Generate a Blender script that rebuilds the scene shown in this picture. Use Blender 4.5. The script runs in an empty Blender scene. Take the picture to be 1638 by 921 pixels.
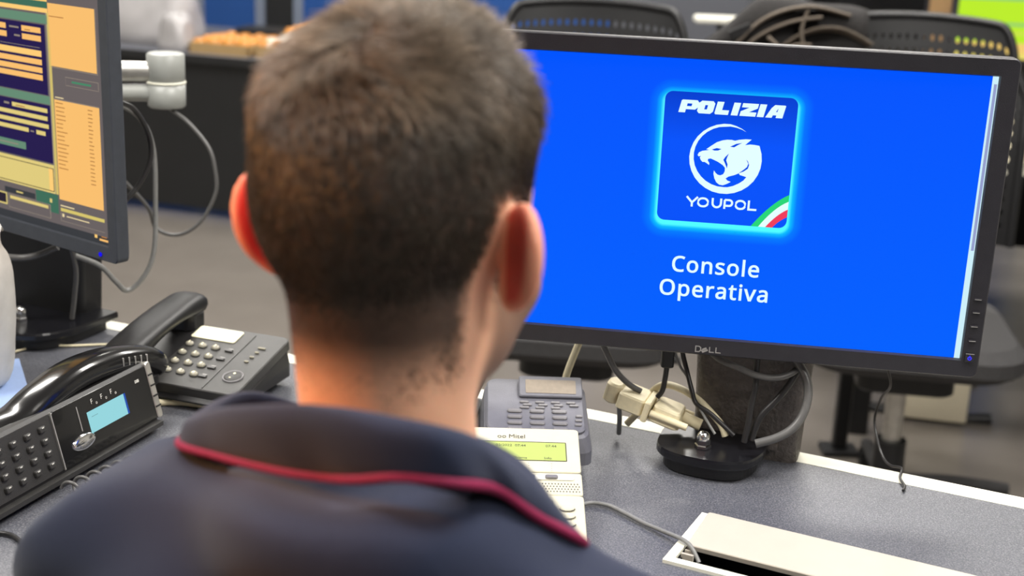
import bpy, bmesh, math, random
import numpy as np
from math import sin, cos, pi, radians
from mathutils import Vector, Matrix
from mathutils.geometry import tessellate_polygon

random.seed(7)
SC = bpy.context.scene
COL = SC.collection

# ------------------------------------------------------------------ camera
cam_d = bpy.data.cameras.new('camera')
cam = bpy.data.objects.new('camera', cam_d)
COL.objects.link(cam)
cam_d.sensor_width = 36.0
cam_d.lens = 48.0
cam_d.clip_start = 0.02
cam.matrix_world = Matrix.Translation((0, 0, 1.335)) @ Matrix.Rotation(radians(90 - 16.5), 4, 'X') @ Matrix.Rotation(radians(2.4), 4, 'Z')
cam_d.dof.use_dof = True
cam_d.dof.focus_distance = 1.37
cam_d.dof.aperture_fstop = 5.0
SC.camera = cam

# ------------------------------------------------------------------ world, exposure
w = bpy.data.worlds.new('world')
SC.world = w
w.use_nodes = True
w.node_tree.nodes['Background'].inputs[0].default_value = (0.75, 0.85, 1.0, 1)
w.node_tree.nodes['Background'].inputs[1].default_value = 0.3
SC.view_settings.view_transform = 'Standard'
SC.view_settings.look = 'None'
SC.view_settings.exposure = 0.0
SC.view_settings.gamma = 1.0
SC.view_settings.use_curve_mapping = False


def area(name, loc, sx, sy, power, col, rot=(0, 0, 0)):
    d = bpy.data.lights.new(name, 'AREA')
    d.shape = 'RECTANGLE'
    d.size, d.size_y, d.energy, d.color = sx, sy, power, col
    o = bpy.data.objects.new(name, d)
    o.location = loc
    o.rotation_euler = rot
    COL.objects.link(o)
    return o


LAMPS = [(-1.3, 0.9), (0.9, 0.9), (-1.3, 3.0), (0.9, 3.0), (-1.3, 5.2), (0.9, 5.2), (1.5, -0.8)]
LAMP_POWER = [42, 50, 42, 42, 48, 48, 34]
for (lx, ly), pw in zip(LAMPS, LAMP_POWER):
    area('ceiling_lamp_light', (lx, ly, 2.735), 1.15, 0.55, pw, (1.0, 0.965, 0.91))
# warm fill spot, added to turn the left of the operator's neck orange
sd = bpy.data.lights.new('warm_fill_spot', 'SPOT')
sd.energy, sd.color, sd.spot_size, sd.spot_blend, sd.shadow_soft_size = 620, (1.0, 0.40, 0.10), radians(6.5), 0.6, 0.06
so = bpy.data.objects.new('warm_fill_spot', sd)
so.location = (-3.40, 0.30, 2.66)
so.rotation_euler = (Vector((-0.10, 0.72, 1.105)) - Vector(so.location)).to_track_quat('-Z', 'Y').to_euler()
COL.objects.link(so)


# ------------------------------------------------------------------ materials
def lin(c):
    c = c / 255.0
    return c / 12.92 if c <= 0.04045 else ((c + 0.055) / 1.055) ** 2.4


def rgb(r, g, b):
    return (lin(r), lin(g), lin(b), 1.0)


def mat(name, col, rough=0.5, metal=0.0, spec=0.5, grain=0.0, gscale=200.0, bump=0.0, bscale=300.0, coat=0.0, emit=None, estr=1.0, trans=0.0):
    m = bpy.data.materials.new(name)
    m.use_nodes = True
    nt = m.node_tree
    b = nt.nodes['Principled BSDF']
    b.inputs['Base Color'].default_value = col
    b.inputs['Roughness'].default_value = rough
    b.inputs['Metallic'].default_value = metal
    b.inputs['Specular IOR Level'].default_value = spec
    b.inputs['Coat Weight'].default_value = coat
    b.inputs['Transmission Weight'].default_value = trans
    if emit:
        b.inputs['Emission Color'].default_value = emit
        b.inputs['Emission Strength'].default_value = estr
    if grain or bump:
        tc = nt.nodes.new('ShaderNodeTexCoord')
    if grain:
        n = nt.nodes.new('ShaderNodeTexNoise')
        n.inputs['Scale'].default_value = gscale
        n.inputs['Detail'].default_value = 4
        nt.links.new(tc.outputs['Object'], n.inputs['Vector'])
        mr = nt.nodes.new('ShaderNodeMapRange')
        mr.inputs[1].default_value, mr.inputs[2].default_value = 0.3, 0.7
        mr.inputs[3].default_value, mr.inputs[4].default_value = 1 - grain, 1 + grain
        nt.links.new(n.outputs['Fac'], mr.inputs[0])
        mx = nt.nodes.new('ShaderNodeMix')
        mx.data_type = 'RGBA'
        mx.blend_type = 'MULTIPLY'
        mx.inputs[0].default_value = 1.0
        mx.inputs[6].default_value = col
        nt.links.new(mr.outputs[0], mx.inputs[7])
        nt.links.new(mx.outputs[2], b.inputs['Base Color'])
    if bump:
        n2 = nt.nodes.new('ShaderNodeTexNoise')
        n2.inputs['Scale'].default_value = bscale
        n2.inputs['Detail'].default_value = 3
        nt.links.new(tc.outputs['Object'], n2.inputs['Vector'])
        bp = nt.nodes.new('ShaderNodeBump')
        bp.inputs['Strength'].default_value = bump
        bp.inputs['Distance'].default_value = 0.002
        nt.links.new(n2.outputs['Fac'], bp.inputs['Height'])
        nt.links.new(bp.outputs['Normal'], b.inputs['Normal'])
    return m


def emis(name, col, strength=1.0):
    m = bpy.data.materials.new(name)
    m.use_nodes = True
    b = m.node_tree.nodes['Principled BSDF']
    b.inputs['Base Color'].default_value = (0.004, 0.004, 0.004, 1)
    b.inputs['Roughness'].default_value = 0.6
    b.inputs['Specular IOR Level'].default_value = 0.0
    b.inputs['Emission Color'].default_value = col
    b.inputs['Emission Strength'].default_value = strength
    return m


M = {}
M['black'] = mat('black_plastic', rgb(26, 26, 28), 0.42, grain=.12, gscale=60, bump=.15, bscale=900)
M['bezel'] = mat('dark_bezel_plastic', rgb(42, 41, 46), 0.34, grain=.08, gscale=80, bump=.2, bscale=1500)
M['bezel_l'] = mat('grey_bezel_plastic', rgb(60, 64, 72), 0.5, grain=.08, gscale=80, bump=.2, bscale=1500)
M['gloss'] = mat('glossy_black_plastic', rgb(16, 16, 18), 0.18, grain=.1, gscale=50, coat=.3)
M['clamp'] = mat('clamp_black_lacquer', rgb(20, 20, 24), 0.26, grain=.1, gscale=70)
M['leather'] = mat('grained_black_column', rgb(88, 82, 78), 0.42, grain=.2, gscale=150, bump=1.0, bscale=230)
M['chrome'] = mat('chrome', (0.85, 0.85, 0.86, 1), 0.12, 1.0, grain=.04, gscale=90)
M['steel'] = mat('satin_steel', (0.62, 0.60, 0.56, 1), 0.35, 0.8, grain=.08, gscale=90)
M['silver'] = mat('silver_print', rgb(170, 168, 165), 0.4, 0.3, grain=.05)
M['white'] = mat('white_plastic', rgb(232, 230, 218), 0.42, grain=.03, gscale=40, bump=.08, bscale=700)
M['trim'] = mat('white_edge_band', rgb(250, 248, 230), 0.45, grain=.02, gscale=30)
M['lid'] = mat('grommet_lid_plastic', rgb(192, 184, 170), 0.5, grain=.02, gscale=40, bump=.1, bscale=900)
M['arm'] = mat('pale_grey_enamel', rgb(158, 160, 156), 0.36, grain=.03, gscale=40)
M['cream'] = mat('cream_phone_plastic', rgb(206, 201, 178), 0.48, grain=.03, gscale=60, bump=.12, bscale=1200)
M['cream2'] = mat('cream_paper', rgb(240, 226, 190), 0.7, grain=.03)
M['greyphone'] = mat('slate_phone_plastic', rgb(98, 98, 106), 0.45, grain=.08, gscale=60, bump=.2, bscale=1200)
M['greykey'] = mat('grey_rubber_key', rgb(120, 118, 120), 0.35, grain=.06)
M['darkkey'] = mat('charcoal_key', rgb(58, 57, 56), 0.35, grain=.1)
M['phone'] = mat('charcoal_phone_plastic', rgb(54, 53, 52), 0.42, grain=.08, gscale=60, bump=.2, bscale=1200)
M['phone_d'] = mat('charcoal_phone_side', rgb(34, 33, 34), 0.45, grain=.08, gscale=60)
M['clearkey'] = mat('pale_translucent_key', rgb(150, 146, 130), 0.15, grain=.1, coat=.5)
M['label'] = mat('paper_label', rgb(246, 240, 205), 0.7, grain=.02)
M['cable_b'] = mat('black_cable_rubber', rgb(38, 37, 38), 0.38, grain=.1)
M['cable_g'] = mat('grey_cable_rubber', rgb(128, 128, 126), 0.42, grain=.08)
M['cable_dg'] = mat('dark_grey_cable_rubber', rgb(92, 91, 90), 0.36, grain=.08)
M['cable_w'] = mat('ivory_cable_rubber', rgb(214, 204, 172), 0.45, grain=.05)
M['conn'] = mat('ivory_connector_plastic', rgb(238, 226, 190), 0.5, grain=.05)
M['print_d'] = mat('dark_print', rgb(60, 58, 52), 0.7, grain=.05)
M['print_w'] = mat('white_print', rgb(220, 218, 210), 0.7, grain=.03)
M['lcd'] = mat('green_lcd', rgb(168, 182, 96), 0.3, grain=.03, gscale=40, emit=rgb(168, 182, 96), estr=.12)
M['lcd_off'] = mat('unlit_lcd', rgb(138, 128, 116), 0.25, grain=.06)
M['cloth'] = mat('pale_grey_cloth', rgb(205, 202, 198), 0.85, grain=.05, gscale=60, bump=.5, bscale=60)
M['bluepaper'] = mat('light_blue_paper', rgb(150, 172, 214), 0.7, grain=.03)
M['meshchair'] = mat('black_mesh_chair', rgb(26, 26, 28), 0.42, grain=.1)
M['vest'] = mat('khaki_grey_webbing', rgb(100, 90, 80), 0.85, grain=.15, gscale=90, bump=.6, bscale=400)
M['vest_d'] = mat('dark_vest_fabric', rgb(38, 36, 36), 0.9, grain=.15, gscale=90, bump=.6, bscale=400)
M['desk_black'] = mat('black_modesty_panel', rgb(30, 31, 33), 0.5, grain=.1, gscale=12)
M['desk_grey'] = mat('grey_far_worktop', rgb(96, 98, 106), 0.4, grain=.1, gscale=120)
M['blue'] = mat('blue_partition_fabric', rgb(26, 74, 142), 0.8, grain=.06, gscale=80)
M['alu'] = mat('partition_aluminium', rgb(135, 145, 165), 0.4, 0.3, grain=.04)
M['tan'] = mat('tan_wood', rgb(176, 140, 96), 0.5, grain=.12, gscale=14)
M['box_gold'] = mat('amber_box_print', rgb(196, 130, 48), 0.4, grain=.35, gscale=22)
M['box_card'] = mat('brown_cardboard', rgb(176, 146, 100), 0.75, grain=.08, gscale=30)
M['film'] = mat('clear_film', rgb(225, 215, 200), 0.12, grain=.1, gscale=30, coat=.8)
M['bag'] = mat('white_polythene', rgb(176, 173, 174), 0.3, grain=.06, gscale=12, bump=.5, bscale=14, coat=.3)
M['bread'] = mat('golden_pastry', rgb(196, 130, 60), 0.6, grain=.3, gscale=60)
M['pc_white'] = mat('beige_case_metal', rgb(206, 196, 172), 0.5, grain=.04)
M['pc_grey'] = mat('grey_cabinet_metal', rgb(168, 166, 156), 0.5, grain=.04)
M['seat'] = mat('charcoal_seat_fabric', rgb(58, 57, 58), 0.85, grain=.12, gscale=120, bump=.4, bscale=500)
M['wallm'] = mat('off_white_wall_paint', rgb(214, 212, 205), 0.85, grain=.03, gscale=8, bump=.1, bscale=200)
M['wall_dark'] = mat('grey_wall_paint', rgb(120, 122, 126), 0.85, grain=.03, gscale=8, bump=.1, bscale=200)
M['cab'] = mat('dark_grey_cabinet_metal', rgb(96, 98, 106), 0.5, grain=.04)
M['ceil'] = mat('white_ceiling_board', rgb(232, 232, 228), 0.9, grain=.02, gscale=20)
M['trouser'] = mat('grey_blue_trouser', rgb(62, 66, 84), 0.85, grain=.08, gscale=120)
M['lamp_on'] = emis('lit_diffuser', (1.0, 0.965, 0.91, 1), 6.0)
M['lamp_frame'] = mat('lamp_frame_white', rgb(235, 235, 232), 0.5, grain=.02)
M['crimson'] = mat('crimson_piping', rgb(132, 15, 66), 0.75, grain=.08, gscale=300, bump=.3, bscale=900)
M['hairm'] = mat('brown_hair', rgb(92, 78, 66), 0.42, spec=.5, grain=.45, gscale=90)


def desk_mat():
    m = mat('speckled_slate_laminate', rgb(92, 93, 100), 0.36, spec=.5, bump=.25, bscale=700)
    nt = m.node_tree
    b = nt.nodes['Principled BSDF']
    tc = [n for n in nt.nodes if n.type == 'TEX_COORD'][0]
    v = nt.nodes.new('ShaderNodeTexNoise')
    v.inputs['Scale'].default_value = 620
    v.inputs['Detail'].default_value = 2
    nt.links.new(tc.outputs['Object'], v.inputs['Vector'])
    r = nt.nodes.new('ShaderNodeValToRGB')
    e = r.color_ramp.elements
    e[0].position, e[0].color = 0.34, rgb(68, 69, 76)
    e[1].position, e[1].color = 0.68, rgb(118, 118, 122)
    a = e.new(0.5)
    a.color = rgb(85, 87, 95)
    nt.links.new(v.outputs['Fac'], r.inputs[0])
    nt.links.new(r.outputs[0], b.inputs['Base Color'])
    return m


M['desk'] = desk_mat()


def floor_mat():
    m = mat('grey_vinyl_floor', rgb(116, 110, 104), 0.24, spec=.5, grain=.07, gscale=5, bump=.05, bscale=30)
    return m


M['floor'] = floor_mat()


def screen_mat():
    # picture on the main screen: blue field with the glow of the app tile (object coordinates, metres)
    m = bpy.data.materials.new('blue_screen_picture')
    m.use_nodes = True
    nt = m.node_tree
    b = nt.nodes['Principled BSDF']
    b.inputs['Base Color'].default_value = (0.003, 0.003, 0.003, 1)
    b.inputs['Roughness'].default_value = 0.6
    b.inputs['Specular IOR Level'].default_value = 0.0
    tc = nt.nodes.new('ShaderNodeTexCoord')
    sp = nt.nodes.new('ShaderNodeSeparateXYZ')
    nt.links.new(tc.outputs['Object'], sp.inputs[0])

    def ma(op, a, bb=None):
        n = nt.nodes.new('ShaderNodeMath')
        n.operation = op
        for i, v in enumerate((a, bb)):
            if v is None:
                continue
            if isinstance(v, (int, float)):
                n.inputs[i].default_value = v
            else:
                nt.links.new(v, n.inputs[i])
        return n.outputs[0]
    qx = ma('SUBTRACT', ma('ABSOLUTE', ma('SUBTRACT', sp.outputs['X'], 0.003)), 0.0577)
    qz = ma('SUBTRACT', ma('ABSOLUTE', ma('SUBTRACT', sp.outputs['Z'], 0.0415)), 0.0583)
    mx, mz = ma('MAXIMUM', qx, 0.0), ma('MAXIMUM', qz, 0.0)
    d = ma('SQRT', ma('ADD', ma('MULTIPLY', mx, mx), ma('MULTIPLY', mz, mz)))
    r = nt.nodes.new('ShaderNodeValToRGB')
    e = r.color_ramp.elements
    e[0].position, e[0].color = 0.0, rgb(90, 255, 255)
    e[1].position, e[1].color = 0.36, rgb(0, 92, 255)
    for p, c in ((0.13, rgb(80, 252, 255)), (0.17, rgb(8, 190, 255)), (0.24, rgb(0, 122, 255))):
        k = e.new(p)
        k.color = c
    nt.links.new(ma('MULTIPLY', d, 15.0), r.inputs[0])
    # the field is a little deeper towards its top edge
    mr = nt.nodes.new('ShaderNodeMapRange')
    mr.inputs[1].default_value, mr.inputs[2].default_value = -0.14, 0.14
    nt.links.new(sp.outputs['Z'], mr.inputs[0])
    f = nt.nodes.new('ShaderNodeMix')
    f.data_type = 'RGBA'
    f.blend_type = 'MULTIPLY'
    f.inputs[0].default_value = 1
    f2 = nt.nodes.new('ShaderNodeMix')
    f2.data_type = 'RGBA'
    f2.inputs[6].default_value = (1, 1.12, 1, 1)
    f2.inputs[7].default_value = (1, 0.84, 1, 1)
    nt.links.new(mr.outputs[0], f2.inputs[0])
    nt.links.new(r.outputs[0], f.inputs[6])
    nt.links.new(f2.outputs[2], f.inputs[7])
    nt.links.new(f.outputs[2], b.inputs['Emission Color'])
    b.inputs['Emission Strength'].default_value = 1.0
    return m


# ------------------------------------------------------------------ mesh builder
class MB:
    def __init__(s):
        s.v, s.f, s.m, s.sm = [], [], [], []
        s.mats = []

    def mi(s, m):
        if m not in s.mats:
            s.mats.append(m)
        return s.mats.index(m)

    def add(s, vs, fs, m, T=None, smooth=False):
        o = len(s.v)
        for p in vs:
            p = Vector(p)
            s.v.append(tuple(T @ p) if T is not None else tuple(p))
        k = s.mi(m)
        for f in fs:
            s.f.append([i + o for i in f])
            s.m.append(k)
            s.sm.append(smooth)

    def box(s, c, d, m, T=None):
        x, y, z = (q / 2 for q in d)
        vs = [(c[0] + a * x, c[1] + b * y, c[2] + e * z) for a in (-1, 1) for b in (-1, 1) for e in (-1, 1)]
        fs = [(0, 1, 3, 2), (4, 6, 7, 5), (0, 4, 5, 1), (2, 3, 7, 6), (0, 2, 6, 4), (1, 5, 7, 3)]
        s.add(vs, fs, m, T)

    def rings(s, rings, m, T=None, smooth=True, cap0=True, cap1=True, closed=True):
        n = len(rings[0])
        vs = [p for r in rings for p in r]
        fs = []
        for i in range(len(rings) - 1):
            for j in range(n if closed else n - 1):
                k = (j + 1) % n
                fs.append((i * n + j, i * n + k, (i + 1) * n + k, (i + 1) * n + j))
        s.add(vs, fs, m, T, smooth)
        if cap0:
            s.add(rings[0], [tuple(range(n - 1, -1, -1))], m, T)
        if cap1:
            s.add(rings[-1], [tuple(range(n))], m, T)

    def slab(s, c, w, d, h, r, m, T=None, ch=0.001, seg=5, taper=0.0):
        # rounded-rectangle slab, base centre c, edges chamfered by ch
        def rr(ww, dd, rad, z):
            o = []
            rad = min(rad, ww / 2 - 1e-5, dd / 2 - 1e-5)
            for (sx, sy, a0) in ((1, 1, 0), (-1, 1, 90), (-1, -1, 180), (1, -1, 270)):
                for i in range(seg + 1):
                    a = radians(a0 + 90 * i / seg)
                    o.append((c[0] + sx * (ww / 2 - rad) + rad * cos(a), c[1] + sy * (dd / 2 - rad) + rad * sin(a), c[2] + z))
            return o
        t = taper
        s.rings([rr(w - 2 * ch, d - 2 * ch, r, 0), rr(w, d, r, ch), rr(w - t, d - t, r, h - ch), rr(w - t - 2 * ch, d - t - 2 * ch, r, h)], m, T, smooth=False)

    def cyl(s, p0, p1, r, m, T=None, seg=16, r1=None, smooth=True):
        p0, p1 = Vector(p0), Vector(p1)
        a = (p1 - p0).normalized()
        u = a.orthogonal().normalized()
        v = a.cross(u)
        r1 = r if r1 is None else r1
        R = [[tuple(p + (u * cos(2 * pi * i / seg) + v * sin(2 * pi * i / seg)) * q) for i in range(seg)] for p, q in ((p0, r), (p1, r1))]
        s.rings(R, m, T, smooth)

    def tube(s, path, r, m, T=None, seg=8, sub=6, flat=1.0):
        P = catmull(path, sub)
        rad = r if isinstance(r, list) else [r] * len(path)
        R = []
        up = None
        for i, p in enumerate(P):
            t = (P[min(i + 1, len(P) - 1)] - P[max(i - 1, 0)]).normalized()
            if up is None:
                up = t.orthogonal().normalized()
                if flat != 1.0:
                    up = Vector((0, 0, 1))
            u = (up - t * up.dot(t)).normalized()
            up = u
            v = t.cross(u)
            q = i / max(sub, 1)
            k = min(int(q), len(rad) - 2)
            rr = rad[k] + (rad[k + 1] - rad[k]) * (q - k)
            R.append([tuple(p + (u * cos(2 * pi * j / seg) * flat + v * sin(2 * pi * j / seg)) * rr) for j in range(seg)])
        s.rings(R, m, T, True)

    def lathe(s, prof, m, T=None, seg=24, smooth=True):
        R = [[(r * cos(2 * pi * i / seg), r * sin(2 * pi * i / seg), z) for i in range(seg)] for r, z in prof]
        s.rings(R, m, T, smooth)

    def ell(s, c, r, m, T=None, seg=14, rg=8):
        R = []
        for i in range(1, rg):
            a = -pi / 2 + pi * i / rg
            R.append([(c[0] + r[0] * cos(a) * cos(2 * pi * j / seg), c[1] + r[1] * cos(a) * sin(2 * pi * j / seg), c[2] + r[2] * sin(a)) for j in range(seg)])
        s.rings(R, m, T, True)

    def poly(s, pts, m, T=None, holes=()):
        # flat polygon in the x-z plane facing -y (screen print); pts (x, z)
        loops = [[Vector((p[0], p[1], 0)) for p in pts]] + [[Vector((p[0], p[1], 0)) for p in h] for h in holes]
        tr = tessellate_polygon(loops)
        flat = [p for l in loops for p in l]
        fs = []
        for a, b, c in tr:
            if (flat[b] - flat[a]).cross(flat[c] - flat[a]).z < 0:
                b, c = c, b
            fs.append((a, b, c))
        s.add([(p.x, 0, p.y) for p in flat], fs, m, T)

    def rect(s, x0, z0, x1, z1, m, y=0.0):
        s.add([(x0, y, z0), (x1, y, z0), (x1, y, z1), (x0, y, z1)], [(0, 1, 2, 3)], m)

    def ribbon(s, pts, wd, m, T=None, closed=False):
        # mitred flat stroke in x-z
        n = len(pts)
        L, Rr = [], []
        P = [Vector(p) for p in pts]
        for i in range(n):
            a = P[i] - P[i - 1] if (i > 0 or closed) else P[1] - P[0]
            b = P[(i + 1) % n] - P[i] if (i < n - 1 or closed) else a
            if i == n - 1 and not closed:
                b = a
            a, b = a.normalized(), b.normalized()
            t = (a + b)
            t = t.normalized() if t.length > 1e-6 else a
            nn = Vector((-t.y, t.x))
            k = 1 / max(0.5, nn.dot(Vector((-a.y, a.x))))
            L.append(P[i] + nn * wd / 2 * k)
            Rr.append(P[i] - nn * wd / 2 * k)
        vs = [(p.x, 0, p.y) for p in L] + [(p.x, 0, p.y) for p in Rr]
        fs = []
        for i in range(n if closed else n - 1):
            j = (i + 1) % n
            fs.append((n + i, n + j, j, i))
        s.add(vs, fs, m, T)

    def text(s, body, size, x, z, m, T=None, bold=0.0, align='LEFT', sx=1.0, shear=0.0, space=1.0, y=0.0):
        c = bpy.data.curves.new('t', 'FONT')
        c.body, c.size, c.align_x, c.offset, c.shear, c.space_character = body, size, align, bold, shear, space
        c.resolution_u = 3
        o = bpy.data.objects.new('t', c)
        COL.objects.link(o)
        dg = bpy.context.evaluated_depsgraph_get()
        me = o.evaluated_get(dg).to_mesh()
        vs = [(v.co.x * sx + x, y, v.co.y + z) for v in me.vertices]
        fs = [tuple(p.vertices) for p in me.polygons]
        o.evaluated_get(dg).to_mesh_clear()
        bpy.data.objects.remove(o)
        bpy.data.curves.remove(c)
        if vs:
            s.add(vs, fs, m, T)

    def mesh(s, name):
        me = bpy.data.meshes.new(name)
        me.from_pydata(s.v, [], s.f)
        for m in s.mats:
            me.materials.append(m)
        me.polygons.foreach_set('material_index', s.m)
        me.polygons.foreach_set('use_smooth', s.sm)
        me.update()
        return me

    def build(s, name, parent=None, loc=None, rz=0.0, bevel=0.0):
        o = bpy.data.objects.new(name, s.mesh(name))
        COL.objects.link(o)
        if parent:
            o.parent = parent
        if loc:
            o.location = loc
        if rz:
            o.rotation_euler = (0, 0, rz)
        if bevel:
            b = o.modifiers.new('bevel', 'BEVEL')
            b.width, b.segments, b.limit_method = bevel, 2, 'ANGLE'
        return o


def catmull(path, sub):
    P = [Vector(p) for p in path]
    if len(P) < 3:
        return [P[0].lerp(P[-1], i / max(1, sub)) for i in range(sub + 1)]
    o = []
    for i in range(len(P) - 1):
        p0, p1, p2, p3 = P[max(i - 1, 0)], P[i], P[i + 1], P[min(i + 2, len(P) - 1)]
        for k in range(sub):
            t = k / sub
            o.append(0.5 * ((2 * p1) + (p2 - p0) * t + (2 * p0 - 5 * p1 + 4 * p2 - p3) * t * t + (3 * p1 - p0 - 3 * p2 + p3) * t ** 3))
    o.append(P[-1])
    return o


def tag(o, label=None, cat=None, group=None, kind=None):
    if label:
        o['label'] = label
    if cat:
        o['category'] = cat
    if group:
        o['group'] = group
    if kind:
        o['kind'] = kind
    return o


def thing(name, label, cat, loc=(0, 0, 0), rz=0.0, group=None):
    o = bpy.data.objects.new(name, None)
    o.empty_display_size = 0.05
    COL.objects.link(o)
    o.location = loc
    o.rotation_euler = (0, 0, rz)
    return tag(o, label, cat, group)


def struct(mb, name, parent=None, **k):
    o = mb.build(name, parent, **k)
    if not parent:
        o['kind'] = 'structure'
    return o


def copy_tree(o, parent=None):
    c = o.copy()
    COL.objects.link(c)
    c.parent = parent
    for ch in list(o.children):
        copy_tree(ch, c)
    return c


def face(y0, z0, tilt, off=0.0):
    # frame of an inclined panel: x along, y up the slope, z outwards
    return Matrix.Translation((0, y0, z0)) @ Matrix.Rotation(tilt, 4, 'X') @ Matrix.Translation((0, 0, off))


FLAT = Matrix.Rotation(radians(-90), 4, 'X')   # takes x-z print to the x-y plane of a panel (z -> y)

# ------------------------------------------------------------------ room shell
X0, X1, Y0, Y1, ZC = -4.2, 4.2, -2.2, 8.0, 2.8
mb = MB(); mb.box(((X0 + X1) / 2, (Y0 + Y1) / 2, -0.05), (X1 - X0 + .4, Y1 - Y0 + .4, 0.1), M['floor']); struct(mb, 'floor')
mb = MB(); mb.box(((X0 + X1) / 2, (Y0 + Y1) / 2, ZC + 0.05), (X1 - X0 + .4, Y1 - Y0 + .4, 0.1), M['ceil']); struct(mb, 'ceiling')
mb = MB(); mb.box(((X0 + X1) / 2, Y1 + .1, ZC / 2), (X1 - X0 + .4, .2, ZC), M['wallm']); struct(mb, 'wall_back')
mb = MB(); mb.box(((X0 + X1) / 2, Y0 - .1, ZC / 2), (X1 - X0 + .4, .2, ZC), M['wall_dark']); struct(mb, 'wall_front')
mb = MB(); mb.box((X0 - .1, (Y0 + Y1) / 2, ZC / 2), (.2, Y1 - Y0, ZC), M['wallm']); struct(mb, 'wall_left')
mb = MB(); mb.box((X1 + .1, (Y0 + Y1) / 2, ZC / 2), (.2, Y1 - Y0, ZC), M['wallm']); struct(mb, 'wall_right')
mb = MB(); mb.box(((X0 + X1) / 2, Y1 - .006, .05), (X1 - X0, .012, .1), M['pc_grey']); struct(mb, 'baseboard_back')

WHERE = ['over the left of the desk', 'over the right of the desk', 'left over the aisle', 'right over the aisle', 'over the far left desk row', 'over the far right desks', 'behind the seated man']
for i, (lx, ly) in enumerate(LAMPS):
    t = thing('ceiling_light', 'rectangular white fluorescent ceiling panel ' + WHERE[i], 'lamp', (lx, ly, 2.74), 0, 'ceiling panel lights')
    mb = MB()
    for a in (-1, 1):
        mb.box((a * .59, 0, .03), (.02, .6, .06), M['lamp_frame'])
        mb.box((0, a * .29, .03), (1.16, .02, .06), M['lamp_frame'])
    mb.build('lamp_frame', t)
    mb = MB(); mb.box((0, 0, .03), (1.15, .55, .008), M['lamp_on']); mb.build('diffuser', t)
t = thing('added_spotlight', 'small white ceiling spotlight added for warm light on the left of the operator', 'lamp', (-3.40, 0.30, 2.72))
mb = MB(); mb.lathe([(0.001, .08), (.05, .08), (.055, .06), (.055, 0), (.048, 0), (.044, .03)], M['lamp_frame']); mb.build('lamp_housing', t)  # made-up fitting for the added warm spot

# ------------------------------------------------------------------ operator desk
FAR = [(-1.75, 2.243), (-0.533, 1.763), (0.102, 1.513), (0.542, 1.315), (1.55, 0.862)]
NEAR = [(1.31, 0.327), (-0.32, 0.999), (-2.0, 1.66)]
HOLE = [(.2010, 1.2330), (.1571, 1.1410), (.4822, .9862), (.5261, 1.0782)]


def inset(pts, d):
    o = []
    for i, p in enumerate(pts):
        a, b = Vector(pts[max(i - 1, 0)]), Vector(pts[min(i + 1, len(pts) - 1)])
        t = (b - a).normalized()
        o.append((p[0] + t.y * d, p[1] - t.x * d))
    return o


desk = thing('office_desk', 'dark speckled grey worktop with white edge band carrying the blue screen and telephones', 'desk', (0, 1.4, 0))
DY = Vector((0, -1.4, 0))
FI = inset(FAR, 0.028)
outer = FI + NEAR
mb = MB()
loops = [[Vector((x, y - 1.4, 0)) for x, y in outer], [Vector((x, y - 1.4, 0)) for x, y in HOLE]]
flat = loops[0] + loops[1]
tr = tessellate_polygon(loops)
top, bot = [], []
for a, b, c in tr:
    if (flat[b] - flat[a]).cross(flat[c] - flat[a]).z < 0:
        b, c = c, b
    top.append((a, b, c)); bot.append((c, b, a))
mb.add([(p.x, p.y, .74) for p in flat], top, M['desk'])
mb.add([(p.x, p.y, .712) for p in flat], bot, M['desk'])
for lp in loops:
    n = len(lp)
    vs = [(p.x, p.y, .74) for p in lp] + [(p.x, p.y, .712) for p in lp]
    mb.add(vs, [(i, (i + 1) % n, n + (i + 1) % n, n + i) for i in range(n)], M['desk'])
mb.build('worktop', desk)
mb = MB()
n = len(FAR)
R = []
for i in range(n):
    (xa, ya), (xb, yb) = FAR[i], FI[i]
    R.append([(xb, yb - 1.4, .712), (xb, yb - 1.4, .7405), (xa, ya - 1.4, .7405), (xa, ya - 1.4, .712)])
mb.rings(R, M['trim'], smooth=False)
mb.build('edge_band', desk)
for (x, y) in ((1.25, .80), (1.12, .45), (-1.55, 2.08), (-1.75, 1.65), (-.35, 1.62), (.52, 1.24)):
    mb = MB(); mb.slab((x, y - 1.4, 0), .05, .05, .712, .006, M['pc_grey']); mb.build('leg', desk)

# cable grommet let into the desk
g = thing('cable_grommet', 'cream rectangular cable grommet let into the desk with its lid ajar', 'grommet', (.2010, 1.2330, .74), math.atan2(-.43, .903))
mb = MB()
Lg, Wg, bw = .36, .102, .009
for (x0, y0, x1, y1) in ((-.006, -.006, Lg + .006, bw - .006), (-.006, Wg - bw + .006, Lg + .006, Wg + .006), (-.006, bw - .006, bw - .006, Wg - bw + .006), (Lg - bw + .006, bw - .006, Lg + .006, Wg - bw + .006)):
    mb.box(((x0 + x1) / 2, -(y0 + y1) / 2, .0017), (x1 - x0, y1 - y0, .0034), M['trim'])
mb.build('grommet_frame', g)
mb = MB()
for (c, d) in (((Lg / 2, -Wg / 2, -.065), (Lg - .004, Wg - .004, .003)), ((Lg / 2, -.004, -.033), (Lg - .004, .003, .062)), ((Lg / 2, -Wg + .004, -.033), (Lg - .004, .003, .062)), ((.004, -Wg / 2, -.033), (.003, Wg - .004, .062)), ((Lg - .004, -Wg / 2, -.033), (.003, Wg - .004, .062))):
    mb.box(c, d, M['desk_black'])
mb.build('cable_tray', g)
mb = MB()
mb.slab((Lg / 2 - .001, -.034, 0), Lg - .008, .066, .006, .002, M['lid'], Matrix.Translation((0, 0, .0036)) @ Matrix.Rotation(radians(5.5), 4, 'X'), ch=.0008)
mb.build('lid', g)
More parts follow.
